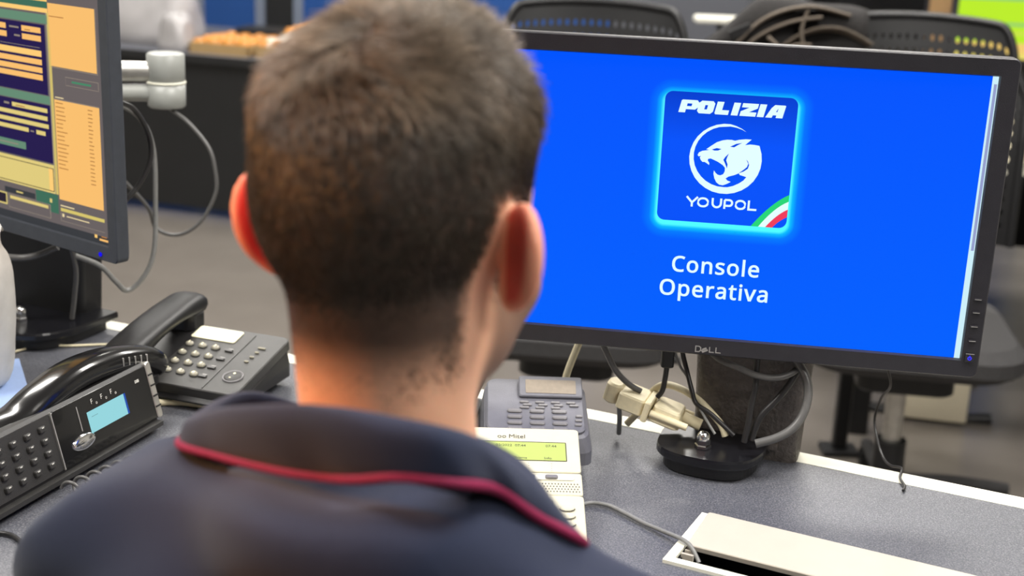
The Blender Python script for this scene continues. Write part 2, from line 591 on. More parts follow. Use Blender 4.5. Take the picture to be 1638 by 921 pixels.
mb = MB(); mb.box((.010, -.084, -.001), (.012, .003, .006), M['lid']); mb.box((.010, -.076, -.001), (.010, .002, .006), M['lid']); mb.build('clip', g)


# ------------------------------------------------------------------ monitors
def monitor_body(t, bez, cz, left=False):
    # screen centre at local (0,0,cz), picture plane y = 0, viewer at -y
    W, H = .5098, .2868
    bt, bs = (.0185, .0185)
    x0, z0 = W / 2, H / 2

    def rr(w, h, r, y, seg=5):
        o = []
        for (sx, sz, a0) in ((1, 1, 0), (-1, 1, 90), (-1, -1, 180), (1, -1, 270)):
            for i in range(seg + 1):
                a = radians(a0 + 90 * i / seg)
                o.append((sx * (w - r) + r * cos(a), y, cz + sz * (h - r) + r * sin(a)))
        return o
    mb = MB()
    ox, oz = x0 + bs, z0 + bt
    R = [rr(x0 - .0, z0 - .0, .0006, .0005), rr(x0 + .0012, z0 + .0012, .001, -.0032), rr(ox - .0012, oz - .0012, .006, -.0045), rr(ox, oz, .007, -.0032), rr(ox, oz, .007, .012), rr(ox - .004, oz - .004, .007, .016)]
    R = [r[::-1] for r in R]
    mb.rings(R, bez, smooth=False, cap0=False, cap1=False)
    mb.build('bezel', t)
    mb = MB()
    R = [rr(ox - .004, oz - .004, .007, .016), rr(ox - .02, oz - .02, .02, .026), rr(ox - .08, oz - .05, .03, .036), rr(.13, .09, .02, .052), rr(.11, .08, .02, .056)]
    R = [r[::-1] for r in R]
    mb.rings(R, M['black'], smooth=False, cap0=False)
    mb.build('back_shell', t)


def screen_panel(t, m, cz):
    mb = MB()
    mb.box((0, .0025, 0), (.5098, .003, .2868), m)
    o = mb.build('screen', t, (0, 0, cz))
    return o


main = thing('monitor', 'wide black computer monitor showing a blue page with a white panther badge', 'monitor', (.207, 1.356, .870), radians(-7.73))
CZ = 1.032 - .870
monitor_body(main, M['bezel'], CZ)
scr = screen_panel(main, screen_mat(), CZ)
E_W = emis('white_pixels', rgb(228, 255, 255), 1.0)
E_CARD = emis('deep_blue_pixels', rgb(0, 74, 232), 1.0)
E_CARD2 = emis('blue_pixels', rgb(0, 86, 250), 1.0)


def card_mat():
    m = emis('tile_blue_pixels', rgb(0, 84, 246), 1.0)
    nt = m.node_tree
    tc = nt.nodes.new('ShaderNodeTexCoord'); sp = nt.nodes.new('ShaderNodeSeparateXYZ')
    nt.links.new(tc.outputs['Object'], sp.inputs[0])
    r = nt.nodes.new('ShaderNodeValToRGB')
    e = r.color_ramp.elements
    e[0].position, e[0].color = 0.0, rgb(0, 82, 250)
    e[1].position, e[1].color = 1.0, rgb(0, 62, 208)
    a = e.new(.62); a.color = rgb(0, 84, 252)
    mr = nt.nodes.new('ShaderNodeMapRange')
    mr.inputs[1].default_value, mr.inputs[2].default_value = -.0214, .111
    nt.links.new(sp.outputs['Z'], mr.inputs[0]); nt.links.new(mr.outputs[0], r.inputs[0])
    nt.links.new(r.outputs[0], nt.nodes['Principled BSDF'].inputs['Emission Color'])
    return m


YS = .0010   # face of the screen panel
mm = lambda L: [(x / 1000, z / 1000) for x, z in L]


def at_y(y):
    return Matrix.Translation((0, y, 0))


# tile
mb = MB()
rrp = []
for (sx, sz, a0) in ((1, 1, 0), (-1, 1, 90), (-1, -1, 180), (1, -1, 270)):
    for i in range(7):
        a = radians(a0 + 15 * i)
        rrp.append((.003 + sx * (.0655 - .0078) + .0078 * cos(a), .0448 + sz * (.0661 - .0078) + .0078 * sin(a)))
mb.poly(rrp, card_mat(), at_y(YS - .0003))
mb.build('app_tile', scr)
# tricolour corner, clipped to the tile
mb = MB()


def arc_band(o1, o2, m):
    # two quadratic edges from the bottom edge to the right edge of the tile
    def q(p0, c, p1):
        return [((1 - t) ** 2 * p0[0] + 2 * t * (1 - t) * c[0] + t * t * p1[0], (1 - t) ** 2 * p0[1] + 2 * t * (1 - t) * c[1] + t * t * p1[1]) for t in [i / 10 for i in range(11)]]
    mb.poly(mm(q(*o1) + q(*o2)[::-1]), m, at_y(YS - .0005))


e1 = ((33.0, -21.3), (52, 5), (68.5, 13.5)); e2 = ((40.5, -21.3), (55, 0), (68.5, 6.5))
e3 = ((47.5, -21.3), (58, -7), (68.5, -1.5)); e4 = ((54.5, -21.3), (60, -14), (68.3, -9.5))
arc_band(e1, e2, emis('green_pixels', rgb(40, 214, 120), 1.0))
arc_band(e2, e3, E_W)
arc_band(e3, e4, emis('red_pixels', rgb(240, 62, 92), 1.0))
mb.build('tricolour_ribbon', scr)
# panther badge
PANTHER = [(20.3, 74.3), (16.0, 77.2), (10.1, 79.7), (4.3, 81.2), (-2.1, 81.2), (-9.4, 79.7), (-16.3, 76.7), (-22.3, 72.4), (-27.4, 66.9), (-31.1, 60.5), (-33.4, 53.4), (-34.2, 46.0), (-33.3, 38.5), (-30.9, 31.4), (-27.1, 24.8), (-21.9, 19.2), (-15.7, 14.8), (-8.7, 11.7), (-1.2, 10.2), (6.4, 10.2), (13.8, 11.8), (20.7, 14.9), (26.7, 19.3), (31.7, 24.9), (35.3, 31.4), (37.5, 38.5), (38.1, 45.9), (37.2, 53.3), (34.5, 61.3), (29.9, 61.9), (25.3, 62.1), (20.3, 61.1), (22.9, 63.8), (26.3, 67.1), (20.3, 67.1), (14.1, 66.1), (10.0, 64.9), (6.8, 65.5), (2.2, 65.4), (-2.3, 64.5), (-7.9, 62.2), (-13.3, 58.1), (-17.8, 54.5), (-14.7, 53.9), (-21.5, 52.6), (-24.8, 50.8), (-26.0, 48.0), (-24.8, 46.7), (-22.6, 47.3), (-23.6, 45.6), (-22.4, 43.1), (-20.6, 41.3), (-18.6, 41.5), (-16.5, 40.5), (-13.8, 38.6), (-13.7, 40.6), (-15.5, 43.2), (-15.1, 44.8), (-12.8, 45.4), (-9.9, 44.4), (-5.1, 42.4), (-0.2, 39.5), (2.3, 36.8), (2.4, 33.2), (1.1, 30.2), (-1.7, 28.8), (-4.2, 29.2), (-6.4, 30.8), (-8.4, 33.4), (-8.7, 30.1), (-7.4, 25.4), (-5.1, 21.4), (-2.0, 19.2), (1.5, 18.8), (4.8, 20.1), (9.2, 22.8), (5.7, 24.0), (3.8, 26.0), (6.5, 28.1), (12.1, 30.0), (16.5, 32.1), (17.6, 30.5), (24.3, 28.8), (21.7, 25.1), (17.4, 21.8), (11.9, 18.8), (6.3, 17.1), (2.9, 16.9), (-3.7, 17.3), (-10.0, 19.1), (-15.9, 22.2), (-20.9, 26.4), (-25.0, 31.5), (-28.0, 37.3), (-29.6, 43.6), (-29.9, 50.1), (-28.8, 56.4), (-26.4, 62.4), (-22.7, 67.7), (-18.1, 72.1), (-12.6, 75.5), (-6.5, 77.7), (4.5, 78.9), (10.3, 78.1), (16.1, 76.4)]
mb = MB()
mb.poly(mm(PANTHER), E_W, at_y(YS - .0005))
for L in ([(-12.4, 54.6), (-7.4, 56.4), (-2.7, 55.7), (-6.0, 53.9), (-9.5, 53.6)], [(5.6, 58.6), (11.6, 61.9), (17.3, 63.2), (12.9, 60.5), (9.7, 58.2)], [(5.1, 51.7), (1.9, 48.2), (0.0, 44.9), (2.0, 41.3), (4.3, 36.3), (4.6, 40.5), (2.9, 44.5), (3.6, 47.7)], [(22.7, 46.7), (25.0, 42.5), (24.0, 39.1), (20.6, 35.8), (15.9, 32.0), (21.1, 34.3), (25.1, 37.5), (26.0, 41.3), (24.6, 44.8)]):
    mb.poly(mm(L), E_CARD, at_y(YS - .0007))
mb.build('panther_badge', scr)
# POLIZIA: heavy slanted capitals
mb = MB()


def glyph(ch, x, wd, z, h, t, th, m, sh=.22, y=YS - .0005):
    # strokes in a unit box; verticals of width t, horizontals th (metres)
    def S(pts):
        return [(x + px + (pz) * sh, z + pz) for px, pz in pts]
    T = at_y(y)
    c = h * .18
    if ch == 'O':
        mb.poly(S([(c, 0), (wd - c, 0), (wd, c), (wd, h - c), (wd - c, h), (c, h), (0, h - c), (0, c)]), m, T, [S([(t, th), (wd - t, th), (wd - t, h - th), (t, h - th)])])
    elif ch == 'P':
        mb.poly(S([(0, 0), (t, 0), (t, h * .26), (wd - c, h * .26), (wd, h * .26 + c), (wd, h - c), (wd - c, h), (0 + c * .4, h), (0, h - c * .4)]), m, T, [S([(t, h * .26 + th * .75), (wd - t, h * .26 + th * .75), (wd - t, h - th * .85), (t, h - th * .85)])])
    elif ch == 'L':
        mb.poly(S([(c * .5, 0), (wd, 0), (wd, th * 1.1), (t, th * 1.1), (t, h), (0, h), (0, c * .5)]), m, T)
    elif ch == 'I':
        mb.poly(S([(0, 0), (t, 0), (t, h), (0, h)]), m, T)
    elif ch == 'Z':
        mb.poly(S([(0, 0), (wd, 0), (wd, th), (t * 1.25, th), (wd, h - th * 1.1), (wd, h), (0, h), (0, h - th), (wd - t * 1.25, h - th), (0, th * 1.1)]), m, T)
    elif ch == 'A':
        mb.poly(S([(-h * .22, 0), (t * .8 - h * .22 + .001, 0), (t * .8 - h * .1, h * .2), (wd - t, h * .2), (wd - t, 0), (wd, 0), (wd, h - c * .3), (wd - c * .3, h), (h * .25, h), (h * .05, h * .75)]), m, T, [S([(t * .9, h * .2 + th * .8), (wd - t, h * .2 + th * .8), (wd - t, h - th * .8), (t * 1.1, h - th * .8)])])


for ch, xa, xb in (('P', -48.5, -30.6), ('O', -30.6, -14.8), ('L', -13.0, .6), ('I', 3.4, 10.6), ('Z', 12.0, 27.6), ('I', 29.0, 36.2), ('A', 40.2, 54.2)):
    glyph(ch, xa / 1000, (xb - xa) / 1000, .0902, .0128, .0066, .0042, E_W)
mb.build('lettering', scr)
# YOUPOL: thin wide capitals
mb = MB()
z0, h, q = -.0054, .0104, .0021
T = at_y(YS - .0005)


def rrect(x0, x1, z0, z1, r):
    o = []
    for cx, cz, a0 in ((x1 - r, z1 - r, 0), (x0 + r, z1 - r, 90), (x0 + r, z0 + r, 180), (x1 - r, z0 + r, 270)):
        for i in range(5):
            a = radians(a0 + 22.5 * i)
            o.append((cx + r * cos(a), cz + r * sin(a)))
    return o


k = q / 2
mb.ribbon([(-.0335, z0 + h), (-.0279, z0 + h * .42), (-.0222, z0 + h)], q, E_W, T)
mb.ribbon([(-.0279, z0 + h * .45), (-.0279, z0)], q, E_W, T)
mb.ribbon(rrect(-.0230 + k, -.0105 - k, z0 + k, z0 + h - k, .0045), q, E_W, T, True)
u = rrect(-.0082 + k, .0024 - k, z0 + k, z0 + h + .006, .0042)
mb.ribbon([(-.0082 + k, z0 + h)] + u[10:20] + [(.0024 - k, z0 + h)], q, E_W, T)
p = rrect(.0050, .0136 - k, z0 + h * .32, z0 + h - k, .0030)
mb.ribbon([(.0050, z0), (.0050, z0 + h - k)], q, E_W, T)
mb.ribbon([(.0050, z0 + h * .32)] + p[15:20] + p[0:5] + [(.0050, z0 + h - k)], q, E_W, T)
mb.ribbon(rrect(.0150 + k, .0268 - k, z0 + k, z0 + h - k, .0042), q, E_W, T, True)
mb.ribbon([(.0292, z0 + h), (.0292, z0 + k), (.0372, z0 + k)], q, E_W, T)
mb.build('lettering', scr)
mb = MB()
WORDS = {
    'Console': ('41.8,-0.4 40.8,-0.6 39.6,-0.6 37.9,-0.4 36.4,0.1 35.1,1.1 34.2,2.4 33.6,4.0 33.4,5.9 33.6,7.9 34.1,9.5 34.9,10.9 36.1,11.9 37.5,12.5 39.1,12.7 40.7,12.5 42.0,12.0 43.1,11.1 43.9,9.9 44.3,8.5 44.5,6.9 44.5,5.2 36.3,5.2 36.5,4.0 37.2,2.8 38.2,2.1 39.7,1.9 40.7,1.9 41.6,2.1 42.5,2.3 44.0,2.9 44.0,0.3 42.8,-0.2 37.2,9.5 36.6,8.5 36.4,7.6 41.6,7.6 41.5,8.5 41.0,9.5 40.2,10.1 39.1,10.3 38.0,10.1 30.0,-0.4 27.2,-0.4 27.2,17.5 30.0,17.5 22.3,1.1 20.4,-0.2 17.9,-0.6 16.3,-0.4 14.8,0.2 13.6,1.1 12.7,2.5 12.1,4.1 11.9,6.1 12.3,8.8 13.5,11.0 15.5,12.3 17.9,12.7 19.6,12.5 21.0,11.9 22.3,10.9 23.2,9.6 23.7,8.0 23.9,6.0 23.5,3.3 15.6,2.9 16.5,2.1 17.9,1.8 19.3,2.1 20.3,2.9 20.9,4.2 21.1,6.1 20.9,7.9 20.3,9.2 19.3,9.9 17.9,10.2 16.5,9.9 15.6,9.2 15.0,7.9 14.8,6.1 15.0,4.2 8.0,0.3 6.4,-0.4 4.3,-0.6 3.1,-0.6 2.0,-0.4 1.1,-0.2 0.1,0.3 0.1,3.0 1.4,2.4 2.3,2.1 3.3,1.8 4.3,1.8 5.5,1.9 6.3,2.2 6.6,2.6 6.8,3.2 6.7,3.5 6.6,3.7 6.3,4.0 5.8,4.3 5.1,4.7 4.0,5.1 2.9,5.6 2.0,6.0 1.2,6.6 0.6,7.2 0.2,8.1 0.1,9.1 0.4,10.6 1.5,11.8 3.1,12.5 5.0,12.7 6.1,12.6 7.1,12.5 8.1,12.2 9.4,11.7 8.4,9.4 7.3,9.8 6.5,10.1 5.7,10.2 4.9,10.3 3.9,10.2 3.2,9.9 2.9,9.6 2.8,9.2 2.8,8.9 3.0,8.6 3.3,8.4 3.8,8.0 4.6,7.7 5.6,7.3 6.7,6.8 7.6,6.4 8.4,5.8 9.0,5.2 9.4,4.3 9.5,3.3 9.1,1.6 -11.3,-0.4 -14.1,-0.4 -14.1,12.5 -11.8,12.5 -11.5,10.8 -11.9,10.8 -11.3,11.6 -10.2,12.2 -9.1,12.6 -7.9,12.7 -5.9,12.4 -4.3,11.5 -3.4,10.0 -3.1,7.9 -3.1,-0.4 -5.9,-0.4 -5.9,7.7 -6.5,9.6 -8.2,10.2 -9.7,10.0 -10.6,9.2 -11.1,8.0 -11.3,6.2 -19.0,1.1 -21.0,-0.2 -23.4,-0.6 -25.1,-0.4 -26.5,0.2 -27.7,1.1 -28.6,2.5 -29.2,4.1 -29.4,6.1 -29.0,8.8 -27.8,11.0 -25.9,12.3 -23.4,12.7 -21.7,12.5 -20.3,11.9 -19.1,10.9 -18.2,9.6 -17.6,8.0 -17.4,6.0 -17.8,3.3 -25.8,2.9 -24.8,2.1 -23.4,1.8 -22.0,2.1 -21.1,2.9 -20.5,4.2 -20.3,6.1 -20.5,7.9 -21.1,9.2 -22.0,9.9 -23.4,10.2 -24.8,9.9 -25.8,9.2 -26.3,7.9 -26.5,6.1 -26.3,4.2 -34.4,-0.5 -35.4,-0.6 -36.7,-0.6 -39.1,-0.4 -41.0,0.4 -42.6,1.7 -43.6,3.5 -44.3,5.6 -44.5,8.1 -44.3,10.4 -43.6,12.5 -42.4,14.3 -40.8,15.6 -38.8,16.4 -36.4,16.7 -33.9,16.5 -31.4,15.6 -32.5,13.1 -33.7,13.6 -34.5,13.9 -35.4,14.1 -36.4,14.1 -38.5,13.7 -40.2,12.5 -41.2,10.6 -41.6,8.0 -41.2,5.5 -40.3,3.6 -38.7,2.4 -36.4,2.0 -35.4,2.0 -34.5,2.1 -33.6,2.3 -32.2,2.7 -32.2,0.1 -33.4,-0.3', '13,15,14 13,16,15 12,16,13 12,17,16 11,17,12 11,18,17 10,40,11 40,18,11 10,41,40 39,18,40 10,33,41 38,18,39 38,19,18 9,33,10 9,34,33 37,19,38 9,35,34 36,19,37 36,20,19 8,35,9 8,36,35 8,20,36 8,21,20 7,22,8 22,21,8 7,23,22 6,23,7 6,24,23 29,31,30 6,25,24 5,25,6 28,31,29 5,26,25 27,31,28 26,31,27 5,31,26 4,31,5 4,32,31 3,32,4 3,0,32 3,1,0 2,1,3 43,45,44 43,42,45 57,59,58 57,60,59 56,60,57 56,61,60 55,77,56 77,76,56 76,61,56 76,62,61 75,62,76 55,78,77 74,62,75 74,63,62 55,79,78 73,63,74 54,79,55 73,64,63 54,80,79 72,64,73 53,80,54 53,81,80 71,64,72 71,65,64 70,65,71 53,66,81 52,66,53 70,46,65 69,46,70 52,67,66 51,67,52 51,68,67 68,46,69 51,46,68 51,47,46 50,47,51 49,47,50 49,48,47 112,114,113 112,115,114 111,115,112 111,116,115 111,117,116 110,117,111 110,121,117 121,120,117 120,119,117 119,118,117 109,123,110 123,122,110 122,121,110 109,124,123 109,125,124 109,126,125 109,127,126 108,127,109 108,128,127 108,129,128 108,130,129 107,130,108 107,131,130 107,132,131 107,133,132 106,133,107 106,134,133 105,134,106 105,135,134 104,135,105 104,136,135 103,136,104 103,137,136 102,137,103 101,137,102 100,137,101 100,138,137 99,138,100 98,138,99 97,138,98 97,139,138 96,139,97 88,90,89 95,139,96 88,91,90 94,139,95 88,92,91 93,139,94 88,93,92 88,139,93 88,82,139 88,83,82 87,83,88 86,83,87 86,84,83 85,84,86 148,150,149 147,150,148 141,143,142 141,145,143 145,144,143 147,151,150 146,151,147 145,151,146 145,152,151 141,161,145 161,160,145 160,159,145 159,158,145 158,152,145 157,152,158 157,153,152 156,153,157 141,162,161 156,154,153 155,154,156 141,140,162 174,176,175 174,177,176 173,177,174 173,178,177 172,194,173 194,193,173 193,178,173 193,179,178 192,179,193 172,195,194 191,179,192 191,180,179 172,196,195 190,180,191 171,196,172 190,181,180 171,197,196 189,181,190 170,197,171 170,198,197 188,181,189 188,182,181 187,182,188 170,183,198 169,183,170 187,163,182 186,163,187 169,184,183 168,184,169 168,185,184 185,163,186 168,163,185 168,164,163 167,164,168 166,164,167 166,165,164 212,214,213 212,215,214 211,215,212 210,215,211 210,220,215 220,219,215 219,218,215 218,217,215 217,216,215 209,221,210 221,220,210 209,222,221 208,222,209 208,223,222 208,224,223 207,224,208 206,224,207 206,225,224 205,225,206 205,226,225 205,227,226 204,227,205 231,233,232 204,228,227 230,233,231 229,233,230 228,233,229 204,233,228 203,233,204 202,233,203 202,234,233 202,199,234 201,199,202 201,200,199'),
    'Operativa': ('51.7,-0.1 50.5,-0.5 49.0,-0.6 47.4,-0.4 46.0,0.3 45.1,1.6 44.8,3.4 45.2,5.2 46.4,6.5 48.4,7.4 51.0,7.7 52.7,7.8 52.7,8.1 52.6,9.2 52.2,9.9 51.5,10.3 50.6,10.4 49.7,10.3 48.9,10.1 48.1,9.8 46.9,9.3 46.0,11.6 47.3,12.1 48.3,12.5 49.5,12.7 50.7,12.8 52.8,12.6 54.3,11.7 55.2,10.3 55.5,8.3 55.5,-0.4 53.3,-0.4 52.9,1.3 53.3,1.3 52.6,0.6 48.2,2.2 48.7,1.9 49.5,1.8 50.8,2.0 51.8,2.6 52.5,3.5 52.7,4.9 52.7,5.5 51.3,5.5 49.5,5.3 48.4,4.8 47.9,4.2 47.7,3.4 47.8,2.7 38.8,-0.4 35.9,-0.4 31.0,12.6 34.0,12.6 36.7,5.1 36.9,4.6 37.1,4.0 37.3,3.4 37.5,2.8 37.6,2.3 37.6,2.2 37.1,2.2 37.1,2.3 37.3,2.9 37.4,3.4 37.6,4.1 37.8,4.6 38.0,5.1 40.7,12.6 43.7,12.6 29.0,-0.4 26.2,-0.4 26.2,12.6 29.0,12.6 28.7,14.3 28.2,13.9 27.6,13.8 27.0,13.9 26.5,14.3 26.1,14.8 26.0,15.5 26.1,16.2 26.5,16.8 27.0,17.1 27.6,17.2 28.2,17.1 28.7,16.8 29.1,16.2 29.2,15.5 29.1,14.8 22.3,-0.5 21.7,-0.6 21.1,-0.6 20.1,-0.5 19.2,-0.3 18.3,0.2 17.7,1.0 17.3,2.1 17.1,3.5 17.1,10.3 15.4,10.3 15.4,11.9 17.2,12.7 18.1,15.4 19.9,15.4 19.9,12.6 23.5,12.6 23.5,10.3 19.9,10.3 19.9,3.6 20.1,2.8 20.4,2.2 20.8,1.9 21.5,1.8 21.9,1.8 22.3,1.9 22.7,2.0 23.6,2.2 23.6,-0.1 22.9,-0.4 9.2,-0.1 8.0,-0.5 6.5,-0.6 4.9,-0.4 3.5,0.3 2.6,1.6 2.3,3.4 2.7,5.2 3.9,6.5 5.8,7.4 8.5,7.7 10.2,7.8 10.2,8.1 10.1,9.2 9.7,9.9 9.0,10.3 8.1,10.4 7.2,10.3 6.4,10.1 5.6,9.8 4.4,9.3 3.5,11.6 4.8,12.1 5.8,12.5 7.0,12.7 8.2,12.8 10.3,12.6 11.8,11.7 12.7,10.3 13.0,8.3 13.0,-0.4 10.8,-0.4 10.4,1.3 10.8,1.3 10.1,0.6 5.7,2.2 6.2,1.9 7.0,1.8 8.3,2.0 9.3,2.6 9.9,3.5 10.2,4.9 10.2,5.5 8.8,5.5 7.0,5.3 5.9,4.8 5.4,4.2 5.2,3.4 5.3,2.7 -4.4,-0.4 -7.3,-0.4 -7.3,12.6 -4.8,12.6 -4.6,10.4 -5.1,10.4 -4.5,11.2 -3.6,12.0 -2.5,12.6 -1.2,12.8 -0.8,12.8 -0.4,12.8 0.0,12.8 0.7,12.6 0.4,10.0 -0.4,10.1 -0.7,10.2 -1.0,10.2 -1.3,10.2 -2.1,10.1 -2.8,9.8 -3.5,9.2 -4.0,8.5 -4.3,7.6 -4.4,6.5 -13.3,-0.4 -14.3,-0.6 -15.5,-0.6 -17.2,-0.5 -18.8,0.1 -20.1,1.1 -21.0,2.4 -21.6,4.1 -21.8,6.0 -21.6,8.0 -21.1,9.6 -20.2,11.0 -19.1,12.0 -17.6,12.6 -16.0,12.8 -14.4,12.7 -13.1,12.1 -12.0,11.2 -11.2,10.0 -10.7,8.6 -10.6,6.9 -10.6,5.3 -18.8,5.3 -18.6,4.0 -18.0,2.8 -16.9,2.1 -15.4,1.9 -14.4,1.9 -13.5,2.1 -12.6,2.3 -11.1,2.9 -11.1,0.3 -12.3,-0.2 -18.0,9.6 -18.6,8.6 -18.8,7.7 -13.5,7.7 -13.6,8.6 -14.1,9.6 -14.9,10.2 -16.0,10.4 -17.1,10.2 -33.3,-5.9 -36.1,-5.9 -36.1,12.6 -33.8,12.6 -33.5,11.0 -33.9,11.0 -33.4,11.6 -32.5,12.2 -31.4,12.7 -29.9,12.8 -27.7,12.4 -26.0,11.1 -24.9,9.0 -24.5,6.1 -24.9,3.3 -26.0,1.1 -27.7,-0.2 -29.9,-0.6 -31.3,-0.5 -32.5,-0.1 -33.4,0.6 -33.9,1.1 -33.4,1.1 -33.4,1.1 -33.4,0.6 -33.3,0.0 -33.3,-0.5 -32.6,2.9 -31.8,2.1 -30.2,1.8 -29.4,2.0 -28.7,2.4 -28.1,3.0 -27.7,3.9 -27.5,4.9 -27.4,6.1 -27.6,7.9 -28.1,9.3 -29.0,10.1 -30.3,10.3 -31.7,10.1 -32.6,9.4 -33.1,8.3 -33.3,6.5 -33.3,6.1 -33.1,4.2 -43.2,0.5 -45.2,-0.4 -47.6,-0.6 -50.0,-0.4 -52.0,0.5 -53.6,1.8 -54.6,3.6 -55.3,5.7 -55.5,8.2 -55.3,10.6 -54.6,12.7 -53.6,14.5 -52.0,15.8 -50.0,16.6 -47.6,16.9 -45.2,16.7 -43.2,15.8 -41.7,14.5 -40.6,12.7 -39.9,10.6 -39.7,8.2 -39.9,5.7 -40.6,3.6 -41.7,1.8 -51.3,3.6 -49.8,2.4 -47.6,2.0 -45.3,2.4 -43.9,3.6 -43.0,5.5 -42.7,8.2 -43.0,10.8 -43.8,12.7 -45.3,13.9 -47.6,14.3 -49.8,13.9 -51.3,12.7 -52.2,10.8 -52.5,8.2 -52.2,5.5', '24,26,25 23,26,24 23,27,26 22,27,23 21,27,22 21,28,27 20,19,21 19,18,21 18,17,21 17,16,21 16,28,21 15,28,16 15,29,28 14,29,15 13,29,14 12,29,13 12,30,29 11,30,12 10,42,11 42,30,11 9,42,10 8,42,9 7,43,8 43,42,8 41,30,42 7,44,43 7,45,44 6,45,7 40,30,41 6,46,45 6,47,46 39,30,40 5,47,6 5,48,47 5,35,48 38,33,39 33,30,39 5,36,35 37,33,38 5,37,36 5,33,37 4,32,5 32,33,5 4,34,32 34,31,32 34,30,33 4,0,34 31,30,34 3,0,4 3,1,0 2,1,3 50,52,51 50,53,52 66,68,67 66,49,68 50,54,53 65,49,66 64,49,65 50,55,54 63,49,64 50,56,55 62,57,63 57,49,63 50,62,56 62,57,56 50,61,62 58,49,57 50,60,61 59,49,58 50,59,60 50,49,59 82,84,83 81,84,82 81,85,84 81,86,85 80,86,81 80,87,86 79,87,80 78,87,79 78,88,87 77,88,78 77,73,88 76,73,77 76,74,73 76,75,74 70,72,71 70,69,72 101,103,102 101,104,103 100,104,101 100,105,104 100,106,105 99,106,100 98,106,99 97,107,98 107,106,98 97,108,107 97,109,108 96,109,97 96,110,109 96,111,110 115,117,116 95,111,96 114,117,115 95,112,111 113,117,114 112,117,113 95,117,112 94,117,95 93,117,94 93,118,117 92,118,93 92,89,118 92,90,89 91,90,92 143,145,144 142,145,143 142,146,145 141,146,142 140,146,141 140,147,146 139,138,140 138,137,140 137,136,140 136,135,140 135,147,140 134,147,135 134,148,147 133,148,134 132,148,133 131,148,132 131,149,148 130,149,131 129,161,130 161,149,130 128,161,129 127,161,128 126,162,127 162,161,127 160,149,161 126,163,162 126,164,163 125,164,126 159,149,160 125,165,164 125,166,165 158,149,159 124,166,125 124,167,166 124,154,167 157,152,158 152,149,158 124,155,154 156,152,157 124,156,155 124,152,156 123,151,124 151,152,124 153,149,152 123,153,151 153,150,151 123,119,153 150,149,153 122,119,123 122,120,119 121,120,122 176,178,177 176,179,178 176,180,179 176,181,180 175,181,176 175,182,181 169,171,170 169,173,171 173,172,171 174,182,175 173,185,174 185,184,174 184,183,174 183,182,174 169,191,173 191,190,173 190,189,173 189,188,173 188,187,173 187,186,173 186,185,173 169,192,191 169,168,192 206,208,207 206,209,208 205,209,206 205,210,209 204,210,205 204,211,210 203,233,204 233,211,204 203,234,233 232,211,233 203,226,234 231,211,232 231,212,211 202,226,203 202,227,226 230,212,231 202,228,227 229,212,230 229,213,212 201,228,202 201,229,228 201,213,229 201,214,213 200,215,201 215,214,201 200,216,215 199,216,200 199,217,216 222,224,223 199,218,217 198,218,199 221,224,222 198,219,218 220,224,221 219,224,220 198,224,219 197,224,198 197,225,224 196,225,197 196,193,225 196,194,193 195,194,196 243,245,244 242,245,243 236,238,237 236,240,238 240,239,238 242,246,245 241,246,242 240,246,241 240,274,246 274,273,246 273,247,246 236,277,240 277,276,240 276,275,240 275,274,240 272,247,273 271,247,272 271,248,247 236,278,277 270,248,271 236,279,278 236,280,279 269,248,270 269,249,248 268,249,269 236,256,280 256,262,280 267,249,268 267,250,249 266,250,267 256,263,262 265,250,266 256,264,263 264,250,265 256,258,264 258,250,264 256,259,258 257,250,258 236,255,256 259,257,256 259,250,257 259,251,250 260,251,259 236,260,255 260,254,255 236,261,260 254,251,260 253,251,254 253,252,251 236,235,261 294,296,295 294,297,296 293,297,294 293,298,297 292,298,293 292,315,298 315,314,298 314,299,298 291,316,292 316,315,292 313,299,314 291,317,316 313,300,299 290,317,291 312,300,313 290,318,317 311,300,312 290,319,318 289,319,290 311,301,300 288,319,289 311,302,301 310,302,311 288,320,319 287,320,288 310,303,302 287,305,320 309,303,310 286,305,287 309,304,303 286,306,305 308,304,309 286,307,306 307,304,308 286,304,307 285,304,286 285,281,304 285,282,281 284,282,285 284,283,282'),
}
for wd, zb_ in (('Console', -.0747), ('Operativa', -.1006)):
    V, Fq = WORDS[wd]
    vs = [tuple(float(q) / 1000 for q in p.split(',')) for p in V.split()]
    mb.add([(x + .0013, YS - .0005, z + zb_) for x, z in vs], [tuple(int(q) for q in f.split(',')) for f in Fq.split()], E_W)
mb.build('lettering', scr)
mb = MB()
mb.rect(.2492, -.1434, .2549, .1434, emis('scrollbar_pixels', rgb(206, 240, 250), 1.0), YS - .0003)
mb.rect(.2512, -.030, .2540, .136, emis('scroll_thumb_pixels', rgb(150, 160, 205), 1.0), YS - .0005)
mb.build('scroll_bar', scr)
# maker's lettering on the lower bezel
mb = MB()
zb, hb, tb = -.1587, .0062, .0011
yb = -.0050
T = Matrix.Translation((0, yb, CZ))


def st(pts, closed=False):
    mb.ribbon(mm(pts), tb, M['silver'], T, closed)


